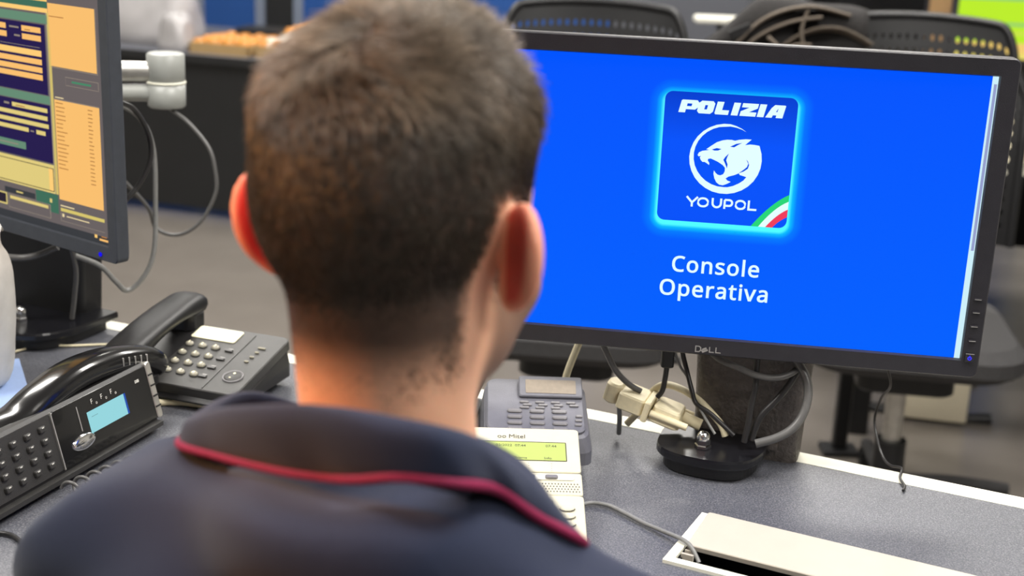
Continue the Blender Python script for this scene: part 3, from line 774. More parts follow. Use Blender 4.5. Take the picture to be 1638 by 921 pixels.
st([(-12.0, -158.3), (-12.0, -152.4), (-8.6, -152.4), (-6.8, -153.8), (-6.8, -156.9), (-8.6, -158.3)], True)
for (a, b) in (((-5.8, -156.6), (-.6, -154.4)), ((-4.6, -157.6), (.6, -155.4)), ((-5.2, -155.4), (-1.0, -153.4))):
    st([a, b])
st([(-5.8, -156.6), (-4.4, -158.6), (.8, -156.0)])
st([(2.4, -152.2), (2.4, -157.9), (7.0, -157.9)])
st([(9.0, -152.2), (9.0, -157.9), (14.0, -157.9)])
mb.build('maker_lettering', main)
for z in (-78.5, -92.4, -107.1, -122.4):
    mb = MB(); mb.box((.2638, -.0048, CZ + z / 1000), (.0075, .0016, .0022), M['bezel']); mb.box((.2638, -.0057, CZ + z / 1000), (.0065, .0004, .0006), M['silver']); mb.build('button', main)
mb = MB()
mb.box((.2635, -.0048, CZ - .1405), (.0085, .0016, .0085), M['bezel'])
mb.box((.2635, -.0057, CZ - .1362), (.0085, .0004, .0006), M['silver'])
LED = emis('blue_led', rgb(60, 60, 255), 1.3)
mb.ribbon([(.2635 + .0017 * cos(a), -.1408 + .0017 * sin(a)) for a in [radians(120 + 30 * i) for i in range(11)]], .0009, LED, Matrix.Translation((0, -.0058, CZ)))
mb.box((.2635, -.0058, CZ - .1392), (.0009, .0003, .0028), LED)
tag(mb.build('power_button', main), 'power button with a blue lit symbol')

# left monitor
XL = Vector((cos(radians(-36.2)), sin(radians(-36.2)), 0))
cor = Vector((-.47504, 1.55, .90621))
cl = cor - XL * .2549 + Vector((0, 0, .1434))
left = thing('monitor', 'black computer monitor showing orange and navy forms, cut by the photo edge', 'monitor', (cl.x, cl.y, cl.z - .162), radians(-36.2))
monitor_body(left, M['bezel_l'], .162)
UI = {k: emis('ui_' + k, rgb(*c), 1.0) for k, c in dict(grey=(106, 98, 98), orange=(250, 192, 112), pale=(255, 206, 120), green=(102, 140, 116), navy=(38, 28, 78), yellow=(224, 204, 126), khaki=(210, 190, 110), lime=(214, 196, 110), mark=(176, 120, 66), dark=(44, 36, 50), greyl=(150, 138, 124), tgreen=(70, 140, 104), teal=(64, 110, 90), task=(58, 60, 64), white=(240, 220, 170)).items()}
ls = screen_panel(left, UI['grey'], .162)
mb = MB()


def uir(x0, z0, x1, z1, m, lay=1):
    mb.rect(.2549 + x0 / 1000, -.1434 + z0 / 1000, .2549 + x1 / 1000, -.1434 + z1 / 1000, UI[m], YS - .0002 * lay)


uir(-509, 0, 0, 9, 'task')
uir(-509, 275, -98.5, 286, 'pale')
uir(-509, 267, -98.8, 275, 'teal')
uir(-509, 262, -98.5, 267.2, 'pale')
uir(-509, 249, -100, 259.5, 'green')
uir(-509, 165, -105.7, 247.5, 'navy')
uir(-509, 154, -102.5, 164, 'green')
uir(-509, 83, -103.0, 153, 'navy')
uir(-103.0, 46, -101.0, 262, 'greyl'); uir(-100.8, 46, -95.6, 262, 'khaki')
uir(-98, 201.2, -10.8, 274, 'orange'); uir(-9.9, 200, -9.2, 275, 'greyl'); uir(-98, 199.6, -9.2, 200.3, 'greyl')
uir(-94.5, 41, -9.6, 162, 'orange'); uir(-94.5, 162.3, -9.6, 163, 'greyl')
mb.build('form_panels', ls)
mb = MB()
for x0, x1, a, b in ((-151.3, -113.5, 237, 243.6), (-151.0, -113.6, 227.3, 234.0), (-240, -183, 237, 243.6), (-240, -182, 227.3, 234)):
    uir(x0, a, x1, b, 'orange', 2)
uir(-300, 219.6, -117, 220.2, 'greyl', 2)
for i, b in enumerate((209.4, 199.6, 190.2, 181.4)):
    uir(-400, b, -114.3, b + (6.6 if i else 7.2), ('pale', 'orange', 'orange', 'orange')[i], 2)
for i, (x0, x1, b) in enumerate(((-180.3, -108.9, 143.4), (-400, -109.5, 133.8), (-400, -108, 124.4), (-400, -149, 115.2), (-133.4, -115.1, 115.0))):
    uir(x0, b, x1, b + 5.2, 'yellow', 2)
uir(-320, 92.5, -156.5, 101.5, 'green', 2); uir(-230, 96.3, -172, 97.6, 'greyl', 3)
uir(-509, 46, -101.8, 81.2, 'yellow', 2); uir(-509, 48.2, -103, 77, 'dark', 3); uir(-509, 49.2, -104, 76.2, 'yellow', 4); uir(-112, 49.2, -104, 76.2, 'pale', 5)
uir(-509, 9, -97, 46, 'grey', 1); uir(-142, 22, -97, 45.5, 'teal', 2); uir(-208, 31.5, -141.5, 41, 'grey', 3); uir(-206.5, 32.6, -143, 39.6, 'task', 4); uir(-182, 35.4, -168, 37.2, 'yellow', 5)
uir(-200, 13.5, -113, 31, 'greyl', 3); uir(-199, 14.2, -114, 30.4, 'grey', 4); uir(-196, 25.3, -117, 29.3, 'yellow', 5)
uir(-236, 16, -203, 31.5, 'yellow', 3); uir(-234, 18, -205, 30, 'dark', 4)
uir(-113.5, 34, -109, 39, 'yellow', 4)
uir(-93, 26.7, -9, 30.8, 'lime', 2); uir(-93.5, 14.5, -92.6, 25, 'greyl', 2); uir(-93, 14.5, -9, 15, 'greyl', 2); uir(-90.5, 20, -86.5, 24, 'white', 2)
uir(-70.4, 181, -8.6, 191.2, 'greyl', 2); uir(-69.8, 181.6, -9.2, 190.6, 'grey', 3)
uir(-29, 5.5, -24, 9.5, 'pale', 2); uir(-16, 8, -6, 9.4, 'mark', 2); uir(-20, 3.4, -3, 6, 'orange', 2)
mb.build('form_fields', ls)
mb = MB()
rn = random.Random(3)
for i in range(17):
    z = 158 - i * 4.9
    uir(-92, z, -92 + rn.uniform(12, 22), z + 1.1, 'mark', 2)
for i in range(20):
    z = 156.5 - i * 4.6
    uir(-31, z, -31 + rn.uniform(6, 9.5), z + 1.1, 'mark', 2)
uir(-96, 258.5, -68, 259.6, 'mark', 2)
uir(-145, 238.5, -134, 239.6, 'mark', 3)
uir(-176, 239.3, -157, 241.3, 'greyl', 2); uir(-167, 229.6, -155, 231.6, 'greyl', 2)
uir(-197, 145, -186, 147.5, 'greyl', 2); uir(-172, 144.8, -154, 146, 'mark', 3); uir(-145, 116.6, -138, 118.2, 'greyl', 3)
uir(-58, 185.2, -22, 187.4, 'tgreen', 4)
uir(-93, 33, -66, 34.4, 'white', 2); uir(-82, 21, -38, 22.2, 'white', 2)
uir(-92, 164.4, -76, 165.6, 'white', 2)
tag(mb.build('form_lettering', ls), kind='stuff')
mb = MB(); mb.cyl((.2425, -.0045, .162 - .1545), (.2425, -.0056, .162 - .1545), .0026, emis('blue_led_bright', rgb(20, 10, 235), 1.2)); tag(mb.build('power_light', left), 'round blue power light')


# ------------------------------------------------------------------ monitor columns clamped to the desk
def column(t, lean=0.0, top=.26, w=.135, white=False, pk=1.0):
    # local: desk edge runs along x, +y away from the operator, z = 0 at the worktop
    mb = MB()
    T = Matrix.Translation((0, .052, 0))
    R = []
    cx_ = .030 if not white else -.034
    for z, ww, dd in ((-.16, w * .92, .045), (0, w, .048), (top * .55, w * 1.08, .05), (top, w * 1.1, .05)):
        o = []
        for (sx, sy, a0) in ((1, 1, 0), (-1, 1, 90), (-1, -1, 180), (1, -1, 270)):
            for i in range(5):
                a = radians(a0 + 22.5 * i)
                o.append((cx_ + sx * (ww / 2 - .012) + .012 * cos(a), sy * (dd / 2 - .012) + .012 * sin(a), z))
        R.append(o)
    mb.rings(R, M['black' if white else 'leather'], T)
    mb.build('column', t)
    # clamp plate: straight back, rounded front, raised 24 mm over the desk on a foot
    pts = [(.056, .050), (-.056, .050), (-.059, .005), (-.057, -.030), (-.040, -.050), (-.010, -.058), (.020, -.057), (.043, -.044), (.055, -.015), (.056, .020)]
    P = [Vector((x * pk, y * pk, 0)) for x, y in pts]
    sm = catmull(P[2:] + [P[0]], 4)
    loop = [P[0], P[1]] + sm[:-1]
    mb = MB()
    R = []
    for z, k in ((.014, .97), (.0165, 1.0), (.022, 1.0), (.0245, .985)):
        R.append([(p.x * k, p.y * k, z) for p in loop])
    mb.rings(R, M['clamp'], smooth=False)
    mb.build('clamp_plate', t)
    mb = MB()
    mb.rings([[(p.x * .86, p.y * .84 - .002, z) for p in loop] for z in (.0005, .0145)], M['black'], smooth=False)
    mb.build('clamp_foot', t)
    mb = MB(); mb.box((cx_ * .7, .032, .019), (.09, .03, .006), M['leather']); mb.build('bracket', t)
    mb = MB()
    mb.lathe([(.0085, .0245), (.0092, .0255), (.0092, .028), (.0078, .029), (.0078, .0345)], M['chrome'], seg=6, smooth=False)
    mb.lathe([(.0074, .0345), (.0072, .037), (.0062, .040), (.004, .0424), (.0005, .0432)], M['chrome'], seg=20)
    mb.build('acorn_nut', t, (-.008, -.026, 0))
    mb = MB()
    mb.box((cx_, .060, top - .012), (.07, .05, .05), M['black'])
    mb.build('tilt_bracket', t)


E_ANG = math.atan2(-.215, .47)
col_r = thing('monitor_column', 'grained black column with glossy clamp plate and chrome nut under the blue screen', 'monitor stand', (.226, 1.376, .741), radians(-17))
column(col_r, top=.20, w=.115)
col_l = thing('monitor_column', 'grained black column with clamp plate behind the two desk telephones', 'monitor stand', (-.618, 1.705, .741), radians(-24))
column(col_l, top=.20, w=.15, white=True, pk=1.3)

# pale articulated arm behind the left monitor
arm = thing('jointed_mount', 'pale grey jointed monitor mount reaching out behind the orange screen', 'monitor mount', (-.96, 1.885, .741), 0)
jx, jy = -.507 + .96, 1.952 - 1.885
mb = MB(); mb.cyl((0, 0, 0), (0, 0, .40), .018, M['arm']); mb.lathe([(.001, 0), (.035, 0), (.035, .01), (.02, .014)], M['arm']); mb.build('pole', arm)
zj = 1.053 - .741
mb = MB()
mb.lathe([(.001, .031), (.024, .031), (.0268, .029), (.0268, -.0085), (.0262, -.009), (.0001, -.009)], M['arm'], Matrix.Translation((jx, jy, zj)), seg=32)
mb.build('upper_joint', arm)
mb = MB(); mb.lathe([(.0001, -.009), (.0278, -.009), (.0280, -.0105), (.0278, -.012), (.0001, -.012)], M['trim'], Matrix.Translation((jx, jy, zj)), seg=32); mb.build('joint_ring', arm)
mb = MB(); mb.lathe([(.0001, -.012), (.0272, -.012), (.0268, -.044), (.024, -.0465), (.0001, -.0465)], M['arm'], Matrix.Translation((jx, jy, zj)), seg=32); mb.build('lower_joint', arm)
mb = MB(); mb.cyl((0, 0, zj + .002), (jx - .012, jy - .004, zj + .004), .0145, M['steel']); mb.build('upper_tube', arm)
mb = MB(); mb.cyl((-.02, -.02, zj - .028), (jx - .012, jy - .004, zj - .026), .0125, M['arm']); mb.build('lower_tube', arm)


# ------------------------------------------------------------------ cables
def cable(name, label, pts, r, m, seg=8, cat='cable', group=None):
    mb = MB(); mb.tube(pts, r, m, seg=seg, sub=8)
    return tag(mb.build(name), label, cat, group)


cable('network_cable', 'thin grey cable from the cream telephone into the desk grommet', [(0.08, 1.248, .7435), (0.091, 1.252, 0.7435), (0.106, 1.247, 0.7435), (0.121, 1.231, 0.7435), (0.138, 1.211, 0.7435), (0.154, 1.193, 0.745), (0.175, 1.166, 0.747), (.185, 1.150, .735)], .0022, M['cable_g'])
cable('network_cable', 'ivory cable looping on the desk in front of the push-button telephone', [(-0.46, 1.42, .7445), (-0.423, 1.445, 0.7445), (-0.404, 1.467, 0.7445), (-0.377, 1.472, 0.7445), (-0.346, 1.464, 0.7445), (-0.326, 1.447, 0.7445), (-0.303, 1.402, 0.7445), (-.29, 1.33, .7445)], .0042, M['cable_w'])
cable('network_cable', 'thin ivory cable lying along the desk behind the two black handsets', [(-0.700, 1.56, 0.7425), (-0.635, 1.613, 0.7425), (-0.604, 1.648, 0.7425), (-0.562, 1.656, 0.7425), (-0.516, 1.667, 0.7425), (-0.452, 1.675, 0.7425)], .0016, M['cable_w'])
cable('network_cable', 'thin black cable drooping over the white desk edge right of the column', [(.418, 1.315, .7425), (.4225, 1.3265, .7428), (.4225, 1.345, .7435), (.431, 1.372, .743), (.434, 1.42, .725), (.440, 1.47, .712), (.440, 1.50, .719), (.438, 1.52, .741), (.437, 1.50, .776), (.434, 1.46, .808), (.41, 1.43, .86)], .0015, M['cable_b'])
cable('monitor_cable', 'dark cable curving down beside the right edge of the orange screen', [(-.53, 1.67, 1.075), (-0.493, 1.660, 1.061), (-0.477, 1.680, 1.047), (-0.466, 1.700, 1.013), (-0.465, 1.700, 0.981), (-0.478, 1.690, 0.950), (-0.497, 1.680, 0.927), (-0.524, 1.700, 0.901), (-.55, 1.70, .885)], .0034, M['cable_b'])
cable('monitor_cable', 'grey cable hanging in a long loop right of the orange screen', [(-.53, 1.68, 1.07), (-0.501, 1.690, 1.053), (-0.481, 1.720, 1.029), (-0.474, 1.750, 0.983), (-0.474, 1.750, 0.908), (-0.475, 1.740, 0.851), (-0.486, 1.730, 0.819), (-0.506, 1.720, 0.800), (-0.516, 1.700, 0.818), (-0.529, 1.680, 0.844), (-0.554, 1.660, 0.862)], .0034, M['cable_g'])
cable('monitor_cable', 'blurred thin dark cable looping below the pale monitor arm', [(-.500, 1.945, 1.004), (-.47, 1.92, .992), (-.438, 1.905, 0.960), (-0.428, 1.900, 0.930), (-0.428, 1.900, 0.894), (-0.451, 1.900, 0.851), (-0.483, 1.900, 0.831), (-0.514, 1.900, 0.839), (-0.521, 1.880, 0.876), (-.55, 1.84, .93)], .0028, M['cable_dg'])
cable('monitor_cable', 'black cable hanging straight down under the orange screen', [(-0.556, 1.655, 0.872), (-0.556, 1.668, 0.840), (-0.563, 1.680, 0.807), (-0.572, 1.690, 0.768)], .0032, M['cable_dg'])
cable('monitor_cable', 'grey cable crossing level under the orange screen', [(-0.660, 1.650, 0.862), (-0.640, 1.655, 0.858), (-0.620, 1.66, 0.856), (-0.599, 1.66, 0.861), (-0.575, 1.66, 0.872)], .0044, M['cable_dg'])
cable('power_cable', 'beige cable slanting down behind the grey telephone', [(0.090, 1.478, 0.885), (0.084, 1.482, 0.848), (0.078, 1.484, 0.829), (0.069, 1.487, 0.799), (0.063, 1.49, 0.770), (0.058, 1.492, 0.745)], .0042, M['cable_w'])
cable('video_cable', 'black cable sagging from the blue screen to the ivory connectors', [(0.096, 1.395, 0.882), (0.099, 1.400, 0.865), (0.105, 1.400, 0.853), (0.117, 1.405, 0.830), (0.132, 1.405, 0.815), (0.146, 1.405, 0.807)], .0034, M['cable_dg'])
t = thing('video_plug', 'black plug and lead hanging straight down from the blue screen', 'plug', (.172, 1.402, .80))
mb = MB(); mb.slab((0, 0, .038), .014, .012, .032, .003, M['black'], ch=.001); mb.build('plug_body', t)
mb = MB(); mb.tube([(0, 0, .04), (-.001, 0, .025), (-.003, 0, .010), (-.008, 0, .002)], .0030, M['cable_b']); mb.build('lead', t)
t = thing('video_connector', 'pair of ivory video connectors joined beside the column clamp', 'connector', (.163, 1.398, .791), radians(-18))
T = Matrix.Rotation(radians(14), 4, 'Y') @ Matrix.Scale(1.18, 4)
mb = MB(); mb.slab((-.022, 0, -.008), .026, .034, .016, .004, M['conn'], T, ch=.0015); mb.slab((-.006, 0, -.010), .006, .040, .020, .002, M['conn'], T, ch=.001); mb.build('connector_body', t)
mb = MB(); mb.slab((.012, 0, -.008), .030, .034, .016, .004, M['conn'], T, ch=.0015, taper=.004); mb.cyl((.026, .004, 0), (.044, .004, -.001), .0055, M['conn'], T); mb.build('connector_body', t)
for y in (-.016, .016):
    mb = MB(); mb.cyl((-.002, y, .0), (.034, y, .0), .0034, M['conn'], T, seg=10); mb.build('thumbscrew', t)
mb = MB(); mb.slab((-.042, .002, -.010), .016, .022, .020, .006, M['conn'], T, ch=.002); mb.build('strain_relief', t)
cable('video_cable', 'ivory video cable arching over the connectors beside the column', [(0.135, 1.425, 0.760), (0.151, 1.420, 0.783), (0.158, 1.420, 0.799), (0.171, 1.415, 0.812), (0.188, 1.400, 0.814), (0.206, 1.388, 0.807), (0.220, 1.375, 0.797), (0.231, 1.368, 0.786), (0.236, 1.365, 0.775)], .0040, M['cable_w'])
for lb, pts, r, m in (
        ('thin grey wire hanging left of the column, the nearer of two', [(.176, 1.40, .885), (0.179, 1.400, 0.858), (0.186, 1.400, 0.840), (0.195, 1.395, 0.828), (0.201, 1.385, 0.812), (0.213, 1.372, 0.793), (0.224, 1.362, 0.778)], .0015, 'cable_g'),
        ('thin black wire crossing in front of the column towards its clamp', [(.184, 1.40, .885), (0.187, 1.400, 0.858), (0.193, 1.395, 0.837), (0.199, 1.385, 0.817), (0.204, 1.380, 0.805), (0.220, 1.370, 0.797), (0.244, 1.360, 0.778)], .0026, 'cable_b'),
        ('black cable sagging in a loop directly under the blue screen', [(.205, 1.387, .875), (0.221, 1.372, 0.861), (0.241, 1.362, 0.855), (0.261, 1.355, 0.849), (0.281, 1.353, 0.848), (0.298, 1.358, 0.852), (0.310, 1.368, 0.860), (.318, 1.376, .872)], .0036, 'cable_dg'),
        ('thick black cable bowing around the right side of the column', [(.292, 1.368, .880), (0.306, 1.360, 0.861), (0.314, 1.352, 0.846), (0.315, 1.345, 0.829), (0.309, 1.338, 0.811), (0.298, 1.333, 0.798), (0.282, 1.330, 0.789), (0.262, 1.330, 0.782)], .0046, 'cable_dg'),
        ('black cable falling straight down the front of the column', [(.262, 1.365, .880), (0.262, 1.363, 0.845), (0.262, 1.36, 0.833), (0.259, 1.357, 0.813), (0.257, 1.354, 0.794), (0.254, 1.352, 0.774)], .0034, 'cable_b'),
        ('black cable slanting across the front of the column', [(.312, 1.37, .862), (0.298, 1.362, 0.838), (0.285, 1.358, 0.821), (0.269, 1.356, 0.801), (0.262, 1.354, 0.776)], .0036, 'cable_b'),
        ('short grey cable drooping from the ivory connectors to the desk', [(0.127, 1.405, 0.800), (0.124, 1.41, 0.786), (0.126, 1.42, 0.768), (0.127, 1.43, 0.746)], .0028, 'cable_g')):
    cable('video_cable', lb, pts, r, M[m])


# ------------------------------------------------------------------ telephones
def wedge(mb, x0, x1, y0, y1, zb, zt, r, m, ch=.002, seg=4, grow=0.0):
    # body with a flat base and a sloping top: zt(y) gives the top height
    w, d, cx, cy = x1 - x0, y1 - y0, (x0 + x1) / 2, (y0 + y1) / 2

    def loop(k, zf):
        o = []
        for (sx, sy, a0) in ((1, 1, 0), (-1, 1, 90), (-1, -1, 180), (1, -1, 270)):
            for i in range(seg + 1):
                a = radians(a0 + 90 * i / seg)
                x = cx + sx * (w / 2 + k - r) + r * cos(a)
                y = cy + sy * (d / 2 + k - r) + r * sin(a)
                o.append((x, y, zf(y)))
        return o
    mb.rings([loop(-ch, lambda y: zb), loop(grow, lambda y: zb + ch), loop(grow, lambda y: zb + (zt(y) - zb) * .5), loop(0, lambda y: zt(y) - ch), loop(-ch, lambda y: zt(y))], m, smooth=False)


def loft_handset(mb, spine, width, m, seg=14, k=2.6):
    # spine: list of (x, y, z, half thickness); cross-section a squared ellipse
    P = catmull([(a[0], a[1], a[2]) for a in spine], 4)
    H = [v.x for v in catmull([(a[3], 0, 0) for a in spine], 4)]
    Wd = [v.x for v in catmull([(a[4] if len(a) > 4 else width / 2, 0, 0) for a in spine], 4)]
    R = []
    for i, p in enumerate(P):
        t = (P[min(i + 1, len(P) - 1)] - P[max(0, i - 1)]).normalized()
        side = Vector((0, 0, 1)).cross(t).normalized()
        up = t.cross(side)
        L = []
        for j in range(seg):
            a = 2 * pi * j / seg
            ca, sa = cos(a), sin(a)
            L.append(tuple(p + side * Wd[i] * math.copysign(abs(ca) ** (2 / k), ca) + up * H[i] * math.copysign(abs(sa) ** (2 / k), sa)))
        R.append(L)
    mb.rings(R, m, smooth=True)


# --- display telephone, front left
p1 = thing('desk_telephone', 'black telephone with a glowing pale display panel and number keys', 'telephone', (-.4275, 1.2845, .7405), radians(69.7))
TF = face(0, .015, radians(75))
mb = MB()
prof = [(.004, .001), (.0, .004), (.0, .015), (.0148, .0715), (.019, .075), (.03, .073), (.10, .040), (.112, .030), (.112, .001)]
R = [[(x, y, z) for y, z in prof] for x in (-.150, .122)]
mb.rings(R, M['phone_d'], smooth=False)
mb.build('body', p1)
mb = MB(); mb.box((-.014, -.004, .0095), (.272, .008, .005), M['phone']); mb.build('front_lip', p1)
mb = MB(); mb.slab((-.0925, .030, 0), .113, .060, .0016, .003, M['phone'], TF, ch=.0005); mb.build('keypad_panel', p1)
mb = MB(); mb.slab((.0435, .030, 0), .155, .060, .0020, .003, M['gloss'], TF, ch=.0006); mb.build('display_panel', p1)
mb = MB(); mb.box((-.0355, .030, .0020), (.0013, .060, .0022), M['silver'], TF); mb.build('seam', p1)
mb = MB()
mb.slab((.1255, .0305, -.010), .009, .064, .013, .003, M['steel'], TF, ch=.001)
for h in (.012, .024, .036, .048):
    mb.box((.1255, h, .0032), (.0085, .0018, .0008), M['phone_d'], TF)
tag(mb.build('end_trim', p1), 'pale ridged end trim')
DISP = emis('phone_display_glow', rgb(150, 214, 222), 1.0)
DISPB = emis('phone_display_blue', rgb(40, 80, 170), 1.0)
FP = face(0, .015, radians(75), .0022) @ FLAT.inverted() if False else face(0, .015, radians(75), .0023)


def print_on(T):
    # x-z print of the builder laid on a panel: x stays, z goes up the slope
    return T @ Matrix.Rotation(radians(-90), 4, 'X')


mb = MB()
mb.add([(.0145, .020, 0), (.0755, .020, 0), (.0755, .0425, 0), (.0145, .0425, 0)], [(0, 1, 2, 3)], DISP, FP)
mb.add([(.0755, .020, 0), (.0785, .020, 0), (.0785, .0425, 0), (.0755, .0425, 0)], [(0, 1, 2, 3)], DISPB, FP)
mb.build('display', p1)
mb = MB()
PD = print_on(face(0, .015, radians(75), .0026))
for i, x in enumerate((.024, .040, .056)):
    mb.text('F', .0075, x, .0485, M['print_w'], PD)
    mb.text('o', .0055, x + .007, .0462, M['print_w'], PD)
mb.text('DSS', .0042, .098, .0465, M['print_w'], PD, bold=.0002)
mb.rect(.020, .036, .030, .0363, M['print_d']); mb.v[-4:] = [tuple(PD @ Vector(v)) for v in mb.v[-4:]]
tag(mb.build('lettering', p1), kind='stuff')
mb = MB(); mb.lathe([(.001, .0075), (.0085, .0075), (.0105, .0060), (.011, .003), (.011, 0)], M['chrome'], TF @ Matrix.Translation((.000, .0165, .0005)) @ Matrix.Diagonal((1.65, .72, .55, 1)), seg=24); mb.build('navigation_button', p1)
mb = MB(); mb.box((.002, .040, .0022), (.0012, .026, .001), M['silver'], TF); mb.build('menu_bar', p1)
kb = MB(); kb.slab((0, 0, 0), .0095, .0068, .0032, .0015, M['darkkey'], ch=.0006, seg=2, taper=.001)
km = kb.mesh('key')
lt = MB()
for r_ in range(4):
    for c_ in range(5):
        x, h = -.1345 + c_ * .0205, .0485 - r_ * .0125
        o = bpy.data.objects.new('key', km); COL.objects.link(o); o.parent = p1
        o.matrix_local = TF @ Matrix.Translation((x, h, .0016))
        ch = {(1, 1): '1', (1, 2): '2', (1, 3): '3', (2, 1): '4', (2, 2): '5', (2, 3): '6'}.get((r_, c_))
        lt.rect(-.0016, 0, .0016, .0012, M['print_w'])
        Tk = print_on(TF @ Matrix.Translation((x, h + .0012, .0051)))
        lt.v[-4:] = [tuple(Tk @ Vector(v)) for v in lt.v[-4:]]
lt.build('key_marks', p1)
hs = thing('telephone_handset', 'long glossy black handset arched over the display telephone', 'handset', (-.4275, 1.2845, .7405), radians(69.7))
mb = MB()
loft_handset(mb, [(-.105, .046, .040, .004, .012), (-.100, .046, .046, .015, .022), (-.07, .044, .058, .018), (-.045, .043, .066, .015), (-.017, .042, .076, .0145), (.032, .042, .085, .0145), (.0835, .042, .083, .0145), (.125, .042, .074, .016), (.160, .042, .062, .017), (.176, .042, .053, .014, .020), (.182, .042, .050, .004, .012)], .044, M['gloss'])
mb.build('grip', hs)
mb = MB(); mb.slab((-.078, .045, .030), .044, .040, .022, .012, M['black'], ch=.002); mb.build('mouthpiece', hs)
mb = MB(); mb.slab((.145, .042, .036), .050, .036, .014, .012, M['black'], ch=.002); mb.build('earpiece', hs)
for i in range(5):
    x = .094 + i * .0105
    mb = MB(); mb.box((x, .0225, .0845 - i * .0022), (.0014, .005, .009), M['silver']); mb.build('groove', hs)
for x, y, z in ((.01, .075, .030), (.09, .055, .050)):
    mb = MB(); mb.slab((x, y, z), .026, .03, .012, .004, M['phone'], ch=.001); mb.build('cradle', p1)
# curled handset cord
mb = MB()
pts = []
a0, a1 = Vector((-.425, 1.215, .7505)), Vector((-.325, 1.375, .7505))
dv = (a1 - a0); ax = dv.normalized(); sd_ = Vector((-ax.y, ax.x, 0))
for i in range(150):
    t = i / 149
    an = t * 2 * pi * 12
    pts.append(a0 + dv * t + sd_ * .0085 * cos(an) + Vector((0, 0, 1)) * .0072 * sin(an))
R = []
mb.tube(pts, .0020, M['cable_dg'], seg=6, sub=2)
tag(mb.build('coiled_cord'), 'curled dark handset cord lying between the display telephone and the operator', 'cord')

# --- push-button telephone behind it
p2 = thing('desk_telephone', 'charcoal telephone with round pale keys and a blank cream label', 'telephone', (-.34, 1.52, .7405), radians(-19))
t2 = radians(12)
TF2 = face(0, .042, t2)
mb = MB(); wedge(mb, -.128, .056, -.066, .066, .008, lambda y: .030 + y * math.tan(t2), .010, M['phone_d'], grow=.002); wedge(mb, -.115, .045, -.050, .060, .0, lambda y: .010, .010, M['black']); mb.build('body', p2)
mb = MB(); mb.slab((-.002, .0, -.013), .118, .136, .013, .009, M['phone'], TF2, ch=.0012); mb.build('top_plate', p2)
mb = MB(); mb.slab((-.094, 0, -.016), .062, .136, .008, .008, M['phone_d'], TF2, ch=.001); mb.build('cradle', p2)
mb = MB(); mb.slab((-.0335, .049, 0), .060, .027, .0016, .003, M['label'], TF2, ch=.0004); tag(mb.build('label_window', p2), 'blank cream paper label')
mb = MB(); mb.box((.0125, -.002, .0003), (.0011, .125, .0012), M['darkkey'], TF2); mb.box((-.060, 0, .0003), (.001, .13, .0012), M['darkkey'], TF2); mb.build('seam', p2)
kb = MB(); kb.slab((0, 0, 0), .0118, .0092, .0012, .004, M['black'], ch=.0003, seg=3); kb.lathe([(.0054, .001), (.0052, .0026), (.004, .0038), (.002, .0043), (.0004, .0045)], M['clearkey'], Matrix.Diagonal((1.0, .8, 1, 1)), seg=12)
km = kb.mesh('key')
lt = MB()
for r_ in range(4):
    for c_ in range(3):
        x, h = -.0545 + c_ * .0178 + r_ * .0024, .0190 - r_ * .0202
        o = bpy.data.objects.new('key', km); COL.objects.link(o); o.parent = p2
        o.matrix_local = TF2 @ Matrix.Translation((x, h, 0))
        lt.text('123456789*0#'[r_ * 3 + c_], .0062, x, h - .0021, M['label'], print_on(Matrix.Identity(4)) if False else None, bold=.0002, align='CENTER')
n_ = len(lt.v)
lt.v = [tuple(TF2 @ Vector((v[0], v[2], .0047))) for v in lt.v]
lt.build('key_lettering', p2)
for r_ in range(4):
    mb = MB(); mb.slab((.0, .0180 - r_ * .0200, 0), .0105, .0050, .0022, .0015, M['darkkey'], TF2, ch=.0005); mb.box((.0005, .0225 - r_ * .02, .0003), (.006, .0007, .0008), M['silver'], TF2); mb.build('function_key', p2)
for h, wd in ((.034, .010), (.0235, .0055), (.0125, .0055), (.0015, .0055)):
    mb = MB(); mb.slab((.0355 - (h - .034) * -.08, h, 0), wd, .0032, .0020, .001, M['clearkey'], TF2, ch=.0005); mb.build('function_key', p2)
mb = MB()
T = TF2 @ Matrix.Translation((.0345, -.0325, 0))
mb.lathe([(.0125, 0), (.0125, .0016), (.0114, .0018), (.0108, .0006)], M['greykey'], T)
mb.lathe([(.0104, .0002), (.0102, .0014), (.0090, .0020), (.0004, .0022)], M['phone'], T)
mb.slab((.0, .0045, .0022), .003, .003, .0006, .001, M['label'], T, ch=.0002)
mb.slab((-.001, -.0050, .0022), .0024, .002, .0006, .0008, M['label'], T, ch=.0002)
mb.build('volume_button', p2)
h2 = thing('telephone_handset', 'matt black handset resting on the round-key telephone', 'handset', (-.34, 1.52, .7405), radians(-19))
mb = MB()
loft_handset(mb, [(-.080, -.105, .050, .004, .014), (-.080, -.100, .053, .013, .022), (-.082, -.075, .060, .014), (-.086, -.03, .070, .0105), (-.090, .02, .076, .0105), (-.095, .06, .076, .013), (-.0985, .085, .074, .014), (-.100, .098, .071, .011, .021), (-.1005, .101, .069, .004, .014)], .048, M['black'])
mb.build('grip', h2)
mb = MB(); mb.slab((-.096, .074, .046), .042, .040, .022, .014, M['black'], ch=.002); mb.build('earpiece', h2)
mb = MB(); mb.slab((-.081, -.082, .030), .042, .036, .022, .014, M['black'], ch=.002); mb.build('mouthpiece', h2)

